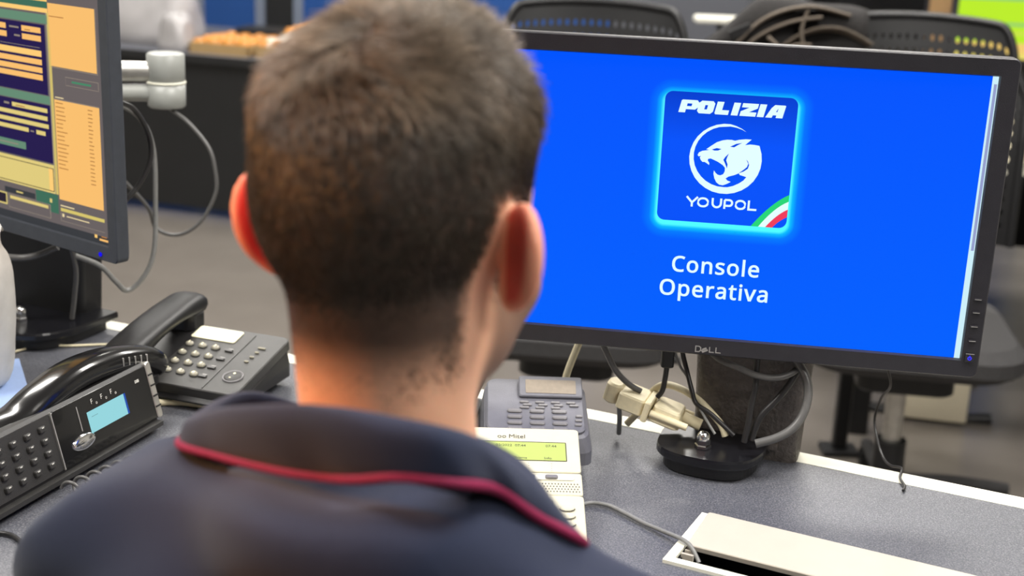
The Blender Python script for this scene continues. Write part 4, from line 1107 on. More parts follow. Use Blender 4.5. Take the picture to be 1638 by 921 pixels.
# --- cream telephone, right
pc = thing('desk_telephone', 'cream telephone with a green text display beside the operator', 'telephone', (-.02, 1.22, .7405), radians(2))
tc = radians(17)
TC = face(0, .038, tc)
mb = MB(); wedge(mb, -.094, .094, -.082, .076, 0, lambda y: .031 + y * math.tan(tc), .006, M['cream'], grow=.001); mb.build('body', pc)
mb = MB(); mb.slab((0, .0468, -.008), .1925, .0665, .008, .004, M['cream'], TC, ch=.0008); mb.build('display_panel', pc)
mb = MB(); mb.slab((0, -.0030, -.008), .1930, .0320, .0076, .003, M['cream'], TC, ch=.0008); mb.build('speaker_panel', pc)
mb = MB(); mb.slab((0, -.0512, -.008), .1935, .0630, .008, .004, M['cream'], TC, ch=.0008); mb.build('key_panel', pc)
mb = MB()
mb.slab((.0, .0440, -.0004), .166, .0290, .0009, .001, M['print_d'], TC, ch=.0002)
mb.add([(-.0815, .0300, .0007), (.0820, .0300, .0007), (.0820, .0570, .0007), (-.0815, .0570, .0007)], [(0, 1, 2, 3)], M['lcd'], TC)
mb.build('display', pc)
mb = MB()


def tprint(body, size, x, h, m, T, off, **k):
    n0 = len(mb.v)
    mb.text(body, size, x, h, m, None, **k)
    mb.v[n0:] = [tuple(T @ Vector((v[0], v[2], off))) for v in mb.v[n0:]]


tprint('Mitel', .0085, .0250, .0635, M['print_d'], TC, .0004)
tprint('oo', .0085, .0135, .0635, M['print_d'], TC, .0004)
tprint('02/2022  07:44', .0050, .012, .0500, M['print_d'], TC, .0009)
tprint('07:44', .0050, .062, .0500, M['print_d'], TC, .0009)
tprint('Chiama', .0050, .028, .0315, M['print_d'], TC, .0009)
tprint('Info', .0050, .060, .0315, M['print_d'], TC, .0009)
for x in (.044, .0665):
    for i in range(4):
        tprint('.', .006, x, .0145 + i * .0036, M['print_d'], TC, .0004)
mb.build('lettering', pc)
mb = MB(); mb.slab((.020, .0048, -.0003), .138, .0065, .0012, .003, M['white'], TC, ch=.0004); mb.build('softkey_bar', pc)
for x in (-.023, -.0005, .044, .0665):
    mb = MB(); mb.slab((x, .0046, .0006), .0125, .0052, .0026, .002, M['greykey'], TC, ch=.0008); mb.build('softkey', pc)
mb = MB()
for i in range(22):
    for j in range(4):
        x, h = .0265 + i * .0031 + (j % 2) * .0015, -.0035 - j * .0036
        mb.add([(x + .0007 * cos(a), h + .0009 * sin(a), 0) for a in (0, 1.05, 2.09, 3.14, 4.19, 5.24)], [(0, 1, 2, 3, 4, 5)], M['print_d'], TC @ Matrix.Translation((0, 0, .00)))
tag(mb.build('speaker_grille', pc), kind='stuff')
mb = MB(); mb.lathe([(.0115, -.0005), (.0115, .0012), (.0105, .0018), (.0004, .0020)], M['cream'], TC @ Matrix.Translation((.010, -.012, 0))); mb.build('round_key', pc)
mb = MB(); mb.slab((-.006, -.058, -.0003), .146, .062, .0009, .002, M['print_d'], TC, ch=.0002); mb.slab((-.0062, -.058, .0002), .1446, .0606, .0008, .002, M['cream2'], TC, ch=.0002); mb.build('key_label_window', pc)
for h in (-.0385, -.0490, -.0595, -.0705):
    mb = MB()
    T = TC @ Matrix.Translation((.0800, h, 0))
    mb.lathe([(.0072, -.0004), (.0072, .0010), (.0060, .0018), (.0004, .0020)], M['cream'], T @ Matrix.Diagonal((1, .58, 1, 1)), seg=20)
    mb.ribbon([(.0078 * cos(a), .0046 * sin(a)) for a in [radians(195 + 15 * i) for i in range(11)]], .0009, M['print_d'], print_on(T @ Matrix.Translation((0, 0, .0012))) if False else T @ Matrix.Translation((0, 0, .0012)) @ Matrix.Rotation(radians(-90), 4, 'X'))
    mb.build('key', pc)

# --- slate telephone behind the cream one
pd = thing('desk_telephone', 'slate grey telephone with a tilted unlit display behind the cream one', 'telephone', (.0, 1.40, .7405), radians(2))
td = radians(14)
TD = face(0, .078, td)
mb = MB(); wedge(mb, -.026, .083, -.096, -.002, .016, lambda y: .076 + y * math.tan(td), .012, M['greyphone'], ch=.004, grow=.004); wedge(mb, -.012, .070, -.090, -.012, 0, lambda y: .022, .012, M['black']); mb.build('body', pd)
mb = MB(); mb.slab((.028, -.050, -.006), .103, .094, .007, .010, M['greyphone'], TD, ch=.0015); mb.build('top_plate', pd)
mb = MB()
TDD = TD @ Matrix.Translation((.045, -.024, .004)) @ Matrix.Rotation(radians(8), 4, 'X')
mb.slab((0, 0, -.004), .068, .032, .007, .003, M['greyphone'], TDD, ch=.001)
mb.slab((0, -.001, .0030), .054, .021, .0004, .001, M['lcd_off'], TDD, ch=.0001)
mb.build('display', pd)
for row, h in enumerate((-.0475, -.0525, -.0575)):
    for c_ in range(4 if row != 2 else 3):
        mb = MB(); mb.slab((.0165 + c_ * .0165 + (row % 2) * .003, h, .0008), .0100, .0034, .0020, .0016, M['greykey'], TD, ch=.0006); mb.build('function_key', pd)
kb = MB(); kb.slab((0, 0, 0), .0160, .0060, .0026, .0030, M['greykey'], ch=.0010, seg=3)
km = kb.mesh('key')
for r_ in range(4):
    for c_ in range(3):
        o = bpy.data.objects.new('key', km); COL.objects.link(o); o.parent = pd
        o.matrix_local = TD @ Matrix.Translation((.006 + c_ * .0235, -.0640 - r_ * .0104, .0006))
for i in range(3):
    mb = MB(); mb.slab((.0735 - i * .0008, -.071 - i * .0075, .0006), .0075, .0038, .0022, .0015, M['greykey'], TD, ch=.0007); mb.build('function_key', pd)
hd = thing('telephone_handset', 'black handset end peeping out left of the slate telephone', 'handset', (-.055, 1.385, .7405), radians(-8))
mb = MB()
loft_handset(mb, [(.0, -.085, .030, .003, .010), (0, -.080, .032, .012, .02), (0, -.05, .045, .012), (0, 0, .058, .010), (0, .05, .062, .013), (0, .066, .060, .012, .02), (0, .070, .058, .003, .01)], .044, M['black'])
mb.build('grip', hd)
mb = MB(); mb.slab((0, 0, 0), .040, .15, .030, .01, M['black'], ch=.002); mb.build('rest', hd)

# ------------------------------------------------------------------ small things on the left of the desk
bg_ = thing('cloth_bag', 'pale grey cloth bag standing at the left edge of the desk', 'bag', (-.635, 1.50, .7405))
mb = MB()
rn = random.Random(5)
R = []
prof = [(.030, 0), (.046, .010), (.056, .050), (.061, .100), (.061, .140), (.056, .160), (.049, .172), (.048, .185), (.052, .192)]
for i, (r, z) in enumerate(catmull([(a, 0, b) for a, b in prof], 3) and [(v.x, v.z) for v in catmull([(a, 0, b) for a, b in prof], 3)]):
    R.append([(r * (1 + .035 * sin(3 * a + z * 30) + .02 * sin(7 * a - z * 50)) * cos(a), .8 * r * (1 + .03 * sin(4 * a + z * 20)) * sin(a), z + (.004 * sin(9 * a) if i > 22 else 0)) for a in [2 * pi * j / 40 for j in range(40)]])
mb.rings(R, M['cloth'], cap1=False)
mb.build('sack', bg_)
mb = MB()
mb.box((0, 0, .0004), (.16, .21, .0008), M['bluepaper'])
o = mb.build('paper_sheet', None, (-.640, 1.475, .7405), radians(25))
tag(o, 'light blue paper sheet lying at the left edge of the desk', 'paper')
# black cable end resting near the front left
cable('power_cable', 'thin black lead lying at the lower left of the desk', [(-.56, 1.12, .743), (-.50, 1.125, .743), (-.455, 1.135, .743), (-.42, 1.10, .743)], .0022, M['cable_b'])


# ------------------------------------------------------------------ rear of the room
def far_desk(name, label, cx, cy, rz, w, d, panel, topm, edge, panm, hgt=.74):
    t = thing(name, label, 'desk', (cx, cy, hgt - .74), rz)
    lz = .74 - hgt + .0005
    mb = MB(); mb.slab((0, d / 2, .712), w, d, .028, .004, topm, ch=.001); mb.build('worktop', t)
    mb = MB(); mb.box((0, -.004, .726), (w, .008, .030), edge); mb.build('edge_band', t)
    if panel:
        mb = MB(); mb.box((0, .05, (panel + .71) / 2 + (lz) / 2), (w - .04, .02, .71 - panel - lz), panm); mb.build('modesty_panel', t)
    for sx in (-1, 1):
        for y in (.05, d - .06):
            mb = MB(); mb.slab((sx * (w / 2 - .06), y + (.04 if panel else 0), lz), .05, .05, .712 - lz, .006, M['black']); mb.build('leg', t)
    return t


RZ2 = math.atan2(-.165, .507)
d2 = far_desk('office_desk', 'long black-fronted desk row behind the operator, boxes standing on it', -1.25, 5.30, RZ2, 2.6, .95, .03, M['desk_grey'], M['desk_black'], M['desk_black'], .65)
RT = math.atan2(-.49, -.13)
d3 = far_desk('office_desk', 'pale worktop showing right of the blue screen at the photo edge', 1.62, 3.20, radians(-6), 1.55, .75, 0, M['pc_white'], M['trim'], M['desk_black'])
t = thing('drawer_pedestal', 'pale grey drawer pedestal under the right-hand pale worktop', 'cabinet', (1.66, 3.27, 0), radians(-6))
mb = MB(); mb.box((0, .25, .36), (.42, .5, .56), M['black']); mb.box((0, .25, .03), (.38, .46, .06), M['black']); mb.build('body', t)
for i, z in enumerate((.595, .43, .20)):
    mb = MB(); mb.slab((0, -.006, z - (.05 if i < 2 else .1)), .41, .02, .10 if i < 2 else .2, .004, M['pc_grey'], ch=.002); dr = mb.build('drawer', t)
    mb = MB(); mb.box((0, -.022, z + .0), (.12, .012, .012), M['black']); mb.build('handle', dr)

# blue partition screens at the rear: frame, panels
pt = thing('partition', 'low blue fabric partition with aluminium posts standing at the rear', 'partition', (-1.14, 6.80, 0), RZ2)
xs = [-2.2, -1.35, -.50, -.16, .05, .9, 1.75, 2.6, 3.45]
for i in range(len(xs) - 1):
    x0, x1 = xs[i], xs[i + 1]
    mb = MB(); mb.box(((x0 + x1) / 2, 0, .66), (x1 - x0 - .05, .03, 1.10), M['desk_black'] if i == 3 else M['blue']); mb.build('panel', pt)
for x in xs:
    mb = MB(); mb.box((x, 0, .62), (.05, .05, 1.24), M['alu']); mb.build('post', pt)
for z in (.09, 1.23):
    mb = MB(); mb.box(((xs[0] + xs[-1]) / 2, 0, z), (xs[-1] - xs[0] + .05, .045, .04), M['alu']); mb.build('rail', pt)

# things on the far desk: local frame of that desk
D2 = Matrix.Translation((-1.25, 5.30, 0)) @ Matrix.Rotation(RZ2, 4, 'Z')


def on_d2(x, y, z=.6502):
    return tuple(D2 @ Vector((x, y, z)))


def crumple(mb, w, d, h, m, seed, amp=.02, n=18, k=10):
    rn = random.Random(seed)
    ph = [rn.uniform(0, 6.28) for _ in range(8)]
    R = []
    for i in range(k + 1):
        t = i / k
        s = (1 - .25 * t ** 2) if i < k else .55
        if i == 0:
            s = .9
        L = []
        for j in range(n):
            a = 2 * pi * j / n
            q = 1 + amp * 4 * (sin(3 * a + ph[0] + 4 * t) + .7 * sin(5 * a + ph[1] - 7 * t) + .5 * sin(9 * a + ph[2] + 11 * t)) * (.3 + t) * .5
            ca, sa = cos(a), sin(a)
            L.append((w / 2 * s * q * math.copysign(abs(ca) ** .6, ca), d / 2 * s * q * math.copysign(abs(sa) ** .6, sa), h * t * (1 + (.06 * sin(2 * a + ph[3]) if i > 2 else 0)) * (.97 if i < k else 1)))
        R.append(L)
    mb.rings(R, m, smooth=True)


t = thing('plastic_bag', 'big white plastic bag of bread standing on the far desk', 'bag', on_d2(-.38, .28), RZ2)
mb = MB(); crumple(mb, .40, .30, .27, M['bag'], 2, .022, 28, 12); mb.build('bag_film', t)
mb = MB()
for i in range(4):
    mb.ell((-.12 + i * .07, .03 * (-1) ** i, .285 - .004 * i), (.06, .05, .03), M['bread'])
tag(mb.build('bread', t), 'golden rolls at the mouth of the bag')
t = thing('plastic_bag', 'small crumpled clear bag in front of the amber tray on the far desk', 'bag', on_d2(-.15, .09), RZ2)
mb = MB(); crumple(mb, .13, .12, .14, M['bag'], 9, .03, 22, 10); mb.build('bag_film', t)


def tray(label, x, y, w, d, h, seed, m, film):
    t = thing('pastry_tray', label, 'tray', on_d2(x, y), RZ2)
    mb = MB()
    mb.slab((0, 0, 0), w, d, .004, .01, M['box_card'], ch=.0015)
    for (cx, cy, ww, dd) in ((0, -d / 2 + .003, w, .006), (0, d / 2 - .003, w, .006), (-w / 2 + .003, 0, .006, d), (w / 2 - .003, 0, .006, d)):
        mb.box((cx, cy, h * .35), (ww, dd, h * .7), M['box_card'])
    mb.build('tray_base', t)
    rn = random.Random(seed)
    nx, ny = int(w / .055), int(d / .05)
    for i in range(nx):
        for j in range(ny):
            mb = MB()
            mb.ell((-w / 2 + (i + .5) * w / nx, -d / 2 + (j + .5) * d / ny, .004 + h * .5), (w / nx * .47, d / ny * .46, h * .5 * rn.uniform(.8, 1.05)), m, seg=12, rg=7)
            mb.build('pastry', t)
    if film:
        mb = MB()
        n = 14
        vs, fs = [], []
        for i in range(n + 1):
            for j in range(7):
                u, v = i / n - .5, j / 6 - .5
                vs.append((u * w * .98, v * d * .98, h * 1.08 + .010 * sin(i * 1.9 + j * 1.3) + .008 * sin(j * 2.7 - i) - .03 * (abs(u) > .49) - .03 * (abs(v) > .49)))
        for i in range(n):
            for j in range(6):
                a = i * 7 + j
                fs.append((a, a + 7, a + 8, a + 1))
        mb.add(vs, fs, M['film'], smooth=True)
        mb.build('film_cover', t)
    return t


tray('amber tray of pastries beside the white bag on the far desk', .06, .20, .26, .30, .060, 1, M['box_gold'], False)
tray('brown tray of pastries under shiny film on the far desk', .44, .19, .44, .28, .065, 2, M['bread'], True)
tray('yellow tray of pastries furthest back on the far desk', .42, .55, .56, .28, .085, 3, M['box_gold'], False)
t = thing('computer_keyboard', 'dark keyboard near the blue partition on the far desk', 'keyboard', on_d2(-.06, .83), RZ2 + .1)
mb = MB(); mb.slab((0, 0, 0), .42, .15, .022, .01, M['black'], ch=.003); mb.build('case', t)
mb = MB()
for i in range(14):
    for j in range(5):
        mb.box((-.188 + i * .029, -.055 + j * .0275, .024), (.024, .022, .006), M['darkkey'])
tag(mb.build('keys', t), kind='stuff')
t = thing('computer_mouse', 'dark mouse with a bright highlight near the blue partition', 'mouse', on_d2(.06, .62), RZ2)
mb = MB(); mb.ell((0, 0, .012), (.034, .055, .022), M['gloss'], seg=16, rg=10); mb.build('shell', t)


# mesh-backed office chairs facing the operator's desk from behind
def chair(label, x, y, rz, group=None, back=True):
    t = thing('office_chair', label, 'chair', (x, y, 0), rz)
    for k in range(5):
        a = radians(72 * k + 20)
        mb = MB()
        mb.tube([(.03 * cos(a), .03 * sin(a), .095), (.15 * cos(a), .15 * sin(a), .088), (.30 * cos(a), .30 * sin(a), .065)], [.022, .019, .014], M['seat'], seg=8, sub=4)
        lg = mb.build('base_arm', t)
        mb = MB(); mb.cyl((.30 * cos(a) - .012 * sin(a), .30 * sin(a) + .012 * cos(a), .027), (.30 * cos(a) + .012 * sin(a), .30 * sin(a) - .012 * cos(a), .027), .026, M['black'], seg=14); mb.build('caster', lg)
    mb = MB(); mb.cyl((0, 0, .06), (0, 0, .20), .036, M['black'], r1=.034); mb.build('hub', t)
    mb = MB(); mb.cyl((0, 0, .20), (0, 0, .355), .021, M['steel']); tag(mb.build('gas_lift', t), 'bare pale metal gas lift')
    mb = MB(); mb.slab((0, 0, .345), .20, .24, .05, .03, M['black'], ch=.006); mb.cyl((.08, 0, .365), (.24, .02, .36), .009, M['black']); mb.build('mechanism', t)
    mb = MB(); mb.slab((0, .02, .405), .46, .46, .070, .10, M['seat'], ch=.02); mb.build('seat', t)
    # backrest at +y (away), curved perforated shell
    mb = MB()
    W2 = .235
    nx, nz = 26, 16

    def surf(u, v):
        x = u * W2 * (1 - .12 * max(0, v - .8) / .2 * abs(u) ** 3)
        z = .60 + v * .47
        crn = max(0.0, (abs(u) - .72) / .28)
        if v > .5:
            z -= (crn ** 2.2) * .085 * (v - .5) * 2
        z += .018 * (1 - u * u) * v
        y = .26 + .03 * v - .055 * (1 - u * u) * 0 - .05 * u * u + .03 * v * v
        return Vector((x, y, z))
    G = [[surf(-1 + 2 * i / nx, j / nz) for j in range(nz + 1)] for i in range(nx + 1)]
    # shell made of cells, each with a round-ish hole
    vs, fs = [], []
    for i in range(nx):
        for j in range(nz):
            q = [G[i][j], G[i + 1][j], G[i + 1][j + 1], G[i][j + 1]]
            c = sum(q, Vector()) / 4
            o = len(vs)
            vs += [tuple(p) for p in q]
            if 1 <= i < nx - 1 and 1 <= j < nz - 1:
                vs += [tuple(c + (p - c) * .34) for p in q]
                mids = [(q[k] + q[(k + 1) % 4]) / 2 for k in range(4)]
                vs += [tuple(c + (p - c) * .50) for p in mids]
                for k in range(4):
                    k2 = (k + 1) % 4
                    fs += [(o + k, o + k2, o + 8 + k), (o + k, o + 8 + k, o + 4 + k), (o + k2, o + 4 + k2, o + 8 + k)]
            else:
                fs.append((o, o + 1, o + 2, o + 3))
    mb.add(vs, fs, M['meshchair'])
    o = mb.build('backrest', t)
    sm = o.modifiers.new('thickness', 'SOLIDIFY'); sm.thickness = .004
    mb = MB()
    rim = [G[0][j] for j in range(nz + 1)] + [G[i][nz] for i in range(1, nx + 1)] + [G[nx][j] for j in range(nz - 1, -1, -1)]
    mb.tube(rim, .0095, M['meshchair'], seg=8, sub=2)
    mb.build('back_frame', t)
    mb = MB(); mb.tube([(0, .12, .37), (0, .27, .40), (0, .30, .55), (0, .285, .72)], .02, M['black'], seg=8); mb.build('back_support', t)
    for s in (-1, 1):
        mb = MB(); mb.tube([(s * .24, .05, .40), (s * .29, .05, .42), (s * .30, .05, .55), (s * .30, .05, .62)], .016, M['black'], seg=8); mb.slab((s * .30, 0, .615), .075, .24, .025, .03, M['black'], ch=.006); mb.build('armrest', t)
    return t


chair('black mesh office chair with wide dotted back left of the vest-hung chair', .13, 2.80, radians(-6))
c2_ = chair('black mesh office chair with a vest over its back and a bare metal gas lift', .845, 2.79, radians(-8))
t = thing('tactical_vest', 'khaki webbing vest with straps and buckle hung over the mesh chair back', 'vest', (.56, 3.06, .90), radians(-8))
mb = MB()
nx, nz = 18, 14
vs, fs = [], []
rn = random.Random(4)
for i in range(nx + 1):
    for j in range(nz + 1):
        u, v = i / nx, j / nz
        # drape: front flap up, over the top, back flap down
        th = v * pi
        x = -.15 + u * .34
        ztop = .165 + .025 * sin(u * 3.0) - .07 * max(0, .32 - u) / .32
        if v < .4:
            y, z = -.035, ztop - .20 * (1 - v / .4)
        elif v < .6:
            q = (v - .4) / .2 * pi
            y, z = -.035 * cos(q), ztop + .022 * sin(q)
        else:
            y, z = .035, ztop - .26 * (v - .6) / .4
        vs.append((x, y + .008 * sin(9 * u + 6 * v), z + .006 * sin(11 * u - 5 * v)))
for i in range(nx):
    for j in range(nz):
        a = i * (nz + 1) + j
        fs.append((a, a + nz + 1, a + nz + 2, a + 1))
mb.add(vs, fs, M['vest_d'], smooth=True)
o = mb.build('vest_body', t)
s_ = o.modifiers.new('thickness', 'SOLIDIFY'); s_.thickness = .014; s_.offset = 0
for k, pts in enumerate(([(-.16, -.05, .02), (-.10, -.055, .10), (-.03, -.055, .175), (.06, -.05, .205), (.15, -.045, .19)], [(-.02, -.058, .03), (.00, -.062, .10), (.06, -.06, .15), (.13, -.055, .16), (.20, -.05, .13)], [(-.12, -.055, .05), (-.05, -.06, .13), (.02, -.06, .17), (.09, -.055, .185)], [(-.06, -.075, .02), (-.03, -.078, .08), (.03, -.076, .12), (.07, -.07, .125)], [(.10, -.07, .03), (.07, -.072, .09), (.05, -.066, .15), (.06, -.05, .195)], [(-.02, -.08, .14), (.03, -.08, .10), (.09, -.078, .075)])):
    mb = MB(); mb.tube(pts, .021, M['vest'], seg=8, flat=.22); mb.build('strap', t)
mb = MB()
for i in range(5):
    mb.slab((.03 + i * .022, -.066, .05 + .012 * (i % 2)), .02, .018, .05, .004, M['vest'], ch=.003)
mb.build('pouches', t)
mb = MB(); mb.slab((.045, -.068, .135), .05, .012, .022, .004, M['meshchair'], Matrix.Rotation(radians(-25), 4, 'Y') @ Matrix.Translation((-.055, 0, .02)), ch=.002); mb.build('buckle', t)
# dark strap belt hanging to the floor from the pale worktop
t = thing('support_post', 'single thick black post standing on the floor left of the gas lift', 'post', (.835, 3.18, 0))
mb = MB(); mb.slab((0, 0, 0), .036, .030, .52, .006, M['black'], ch=.002); mb.build('upright', t)
mb = MB(); mb.slab((0, 0, 0), .09, .07, .014, .006, M['black'], ch=.002); mb.build('foot', t)
chair('dark office chair at the right photo edge beside the beige case', 1.60, 2.46, radians(62))
t = thing('storage_cabinet', 'dark grey low cabinet standing behind the left mesh chair', 'cabinet', (.88, 5.50, 0), radians(-4))
mb = MB(); mb.slab((0, 0, 0), 1.05, .42, 1.02, .006, M['cab'], ch=.003); mb.build('carcass', t)
for sx in (-1, 1):
    mb = MB(); mb.slab((sx * .26, -.218, .05), .50, .016, .94, .004, M['cab'], ch=.002); dr = mb.build('door', t)
    mb = MB(); mb.cyl((sx * .05, -.24, .50), (sx * .05, -.24, .62), .006, M['steel']); mb.build('handle', dr)
t = thing('computer_case', 'beige computer case with dark top lying on the floor behind the chair', 'computer', (1.165, 3.62, 0), radians(-12))
mb = MB(); mb.slab((0, 0, .012), .19, .40, .13, .006, M['black'], ch=.002); mb.build('cover', t)
mb = MB(); mb.slab((0, -.212, .010), .20, .024, .125, .006, M['pc_white'], ch=.003); mb.build('front_panel', t)
for sx in (-1, 1):
    for sy in (-1, 1):
        mb = MB(); mb.cyl((sx * .07, sy * .17, 0), (sx * .17, sy * .17, .013), .015, M['black']); mb.build('foot', t)

# far monitors
FM = far_desk('office_desk', 'grey worktop at the rear right carrying the green and the dark monitors', 1.25, 4.05, radians(-5), 1.7, .8, .33, M['desk_grey'], M['desk_black'], M['desk_black'])


def far_monitor(label, x, y, rz, w, h, zb, draw):
    t = thing('monitor', label, 'monitor', (x, y, .7402), rz)
    mb = MB(); mb.slab((0, .05, 0), .24, .18, .012, .04, M['black'], ch=.003); mb.box((0, .07, zb / 2 + .05), (.06, .03, zb + .10), M['black']); mb.build('stand', t)
    mb = MB(); mb.slab((0, .02, zb), w + .03, .035, h + .03, .006, M['bezel'], ch=.003); mb.build('housing', t)
    mb = MB(); draw(mb, w, h, zb + .015, .0015); mb.build('screen', t)
    return t


def green(mb, w, h, z, y):
    G1, G2, G3, G4, G5 = [emis('rear_pixels_' + k, rgb(*c), 1.0) for k, c in dict(lime=(188, 238, 44), yellow=(238, 222, 112), amber=(244, 206, 116), grey=(140, 200, 120), pale=(206, 226, 80)).items()]
    def b(a, c, m):
        mb.box((0, y, z + h * (a + c) / 2), (w, .002, h * (c - a)), m)
    b(0, .055, G2); b(.055, .16, G3); b(.16, .24, G1); b(.24, .275, G5); b(.275, .33, G1); b(.33, .36, G4); b(.36, .58, G1); b(.58, .62, G4); b(.62, 1, G1)


def blank(mb, w, h, z, y):
    mb.box((0, y, z + h / 2), (w, .002, h), M['gloss'])


far_monitor('lime green and yellow lit monitor at the top right edge', 1.56, 4.22, radians(-3), .48, .30, .125, green)
far_monitor('dark unlit monitor left of the lime green one', 1.10, 4.46, radians(-4), .36, .28, .10, blank)
t = thing('desk_lamp', 'low white desk lamp shade glinting behind the vest', 'lamp', (.62, 4.38, .7402))
mb = MB(); mb.lathe([(.001, 0), (.06, 0), (.06, .012), (.012, .018), (.009, .20), (.001, .20)], M['black']); mb.build('base', t)
mb = MB(); mb.slab((0, -.03, .20), .17, .07, .022, .01, M['white'], ch=.006); mb.build('shade', t)
t = thing('door_panel', 'tan wooden board with blue lower half behind the monitors', 'board', (1.50, 5.05, 0), radians(-4))
mb = MB(); mb.box((0, 0, .40), (.30, .03, .80), M['blue']); mb.build('lower_panel', t)
mb = MB(); mb.box((0, 0, 1.0), (.30, .03, .40), M['tan']); mb.build('upper_panel', t)


# ------------------------------------------------------------------ the operator
def surface_net(f, lo, hi, h):
    lo = np.array(lo, float)
    n = np.ceil((np.array(hi) - lo) / h).astype(int) + 1
    ax = [lo[i] + h * np.arange(n[i]) for i in range(3)]
    P = np.stack(np.meshgrid(*ax, indexing='ij'), -1).astype(np.float32)
    D = f(P)
    S = D < 0
    c = [S[a:n[0] - 1 + a, b:n[1] - 1 + b, e:n[2] - 1 + e] for a in (0, 1) for b in (0, 1) for e in (0, 1)]
    cnt = sum(q.astype(np.int8) for q in c)
    act = (cnt > 0) & (cnt < 8)
    idx = -np.ones(act.shape, np.int64)
    ijk = np.argwhere(act)
    idx[act] = np.arange(len(ijk))
    acc = np.zeros((len(ijk), 3)); num = np.zeros(len(ijk))
    corners = [(a, b, e) for a in (0, 1) for b in (0, 1) for e in (0, 1)]
    for i in range(8):
        for j in range(i + 1, 8):
            a, b = np.array(corners[i]), np.array(corners[j])
            if abs(a - b).sum() != 1:
                continue
            da = D[tuple((ijk + a).T)]; db = D[tuple((ijk + b).T)]
            m = (da < 0) != (db < 0)
            t = np.where(m, da / np.where(m, da - db, 1), 0)
            p = a + (b - a) * t[:, None]
            acc[m] += p[m]; num[m] += 1
    V = lo + (ijk + acc / num[:, None]) * h
    quads = []
    for axis in range(3):
        u, v = (axis + 1) % 3, (axis + 2) % 3
        sl0 = [slice(1, n[k] - 1) for k in range(3)]; sl1 = list(sl0)
        sl0[axis] = slice(0, n[axis] - 1); sl1[axis] = slice(1, n[axis])
        A, B = S[tuple(sl0)], S[tuple(sl1)]
        e = np.argwhere(A != B)
        if not len(e):
            continue
        flip = A[tuple(e.T)]
        off = np.array([1, 1, 1]); off[axis] = 0
        e = e + off
        du, dv = np.zeros(3, int), np.zeros(3, int)
        du[u] = 1; dv[v] = 1
        q = np.stack([idx[tuple((e - du - dv).T)], idx[tuple((e - dv).T)], idx[tuple(e.T)], idx[tuple((e - du).T)]], 1)
        q[~flip] = q[~flip][:, ::-1]
        quads.append(q)
    return V, np.concatenate(quads)


def smin(a, b, k):
    h = np.clip(.5 + .5 * (b - a) / k, 0, 1)
    return b + (a - b) * h - k * h * (1 - h)


def smax(a, b, k):
    return -smin(-a, -b, k)


def s_ell(P, c, r):
    q = (P - np.array(c, np.float32)) / np.array(r, np.float32)
    k0 = np.sqrt((q * q).sum(-1)) + 1e-9
    q2 = q / np.array(r, np.float32)
    k1 = np.sqrt((q2 * q2).sum(-1)) + 1e-9
    return k0 * (k0 - 1) / k1


def s_cap(P, a, b, ra, rb):
    a, b = np.array(a, np.float32), np.array(b, np.float32)
    ab = b - a
    t = np.clip(((P - a) @ ab) / float(ab @ ab), 0, 1)
    d = P - a - t[..., None] * ab
    return np.sqrt((d * d).sum(-1)) - (ra + (rb - ra) * t)


def rotm(rz, rx=0.0, ry=0.0):
    return np.array((Matrix.Rotation(rz, 3, 'Z') @ Matrix.Rotation(rx, 3, 'X') @ Matrix.Rotation(ry, 3, 'Y')))


# head frame: x right, y towards the face, z up; origin between the ears
HO = np.array((-.070, .765, 1.140))
HR = rotm(radians(-22), radians(-7), radians(-0.5))
TO = np.array((-.083, .745, 1.035))          # base of the neck
TR = rotm(radians(-20))
w2h = lambda P: (P - HO.astype(np.float32)) @ HR.astype(np.float32)
h2w = lambda q: HO + HR @ np.array(q)
t2w = lambda q: TO + TR @ np.array(q)


def s_head(P):
    q = w2h(P)
    d = s_ell(q, (0, .006, .046), (.0725, .094, .0815))
    d = smin(d, s_ell(q, (.002, -.036, .020), (.061, .060, .064)), .03)
    d = smin(d, s_ell(q, (0, .040, -.020), (.062, .058, .080)), .03)
    d = smin(d, s_ell(q, (0, .040, -.060), (.058, .056, .045)), .025)
    d = smin(d, s_ell(q, (0, .088, -.092), (.023, .019, .019)), .026)
    d = smin(d, s_cap(q, (-.032, .086, .014), (.032, .086, .014), .012, .012), .014)
    d = smin(d, s_cap(q, (0, .096, .004), (0, .118, -.034), .008, .013), .012)
    d = smin(d, s_cap(q, (-.013, .104, -.036), (.013, .104, -.036), .009, .009), .010)
    for s in (-1, 1):
        d = smax(d, -s_ell(q, (s * .032, .108, -.002), (.017, .018, .012)), .012)
        d = smin(d, s_ell(q, (s * .031, .084, -.002), (.0125, .0125, .0125)), .003)
        d = smin(d, s_ell(q, (s * .045, .066, -.032), (.022, .022, .020)), .02)
    d = smin(d, s_cap(q, (-.018, .092, -.061), (.018, .092, -.061), .008, .008), .008)
    d = smin(d, s_cap(q, (-.015, .091, -.070), (.015, .091, -.070), .0085, .0085), .006)
    d = smax(d, -s_cap(q, (-.020, .103, -.0655), (.020, .103, -.0655), .0022, .0022), .003)
    return d


EAR = {}
for s in (-1, 1):
    # ear frame: n = outward normal, b = backwards, u = up
    n = Vector((s * .72, .69, .10 * s)).normalized()
    u = Vector((s * .26, -.16, 1)).normalized()
    b = n.cross(u).normalized() * (1 if s < 0 else -1)
    if b.y > 0:
        b = -b
    u = (u - n * u.dot(n)).normalized()
    EAR[s] = (np.array((s * .0825, -.004, -.006)), np.array([n, b, u]).T)


def ear_local(q, s):
    c, A = EAR[s]
    return (q - c.astype(np.float32)) @ A.astype(np.float32)


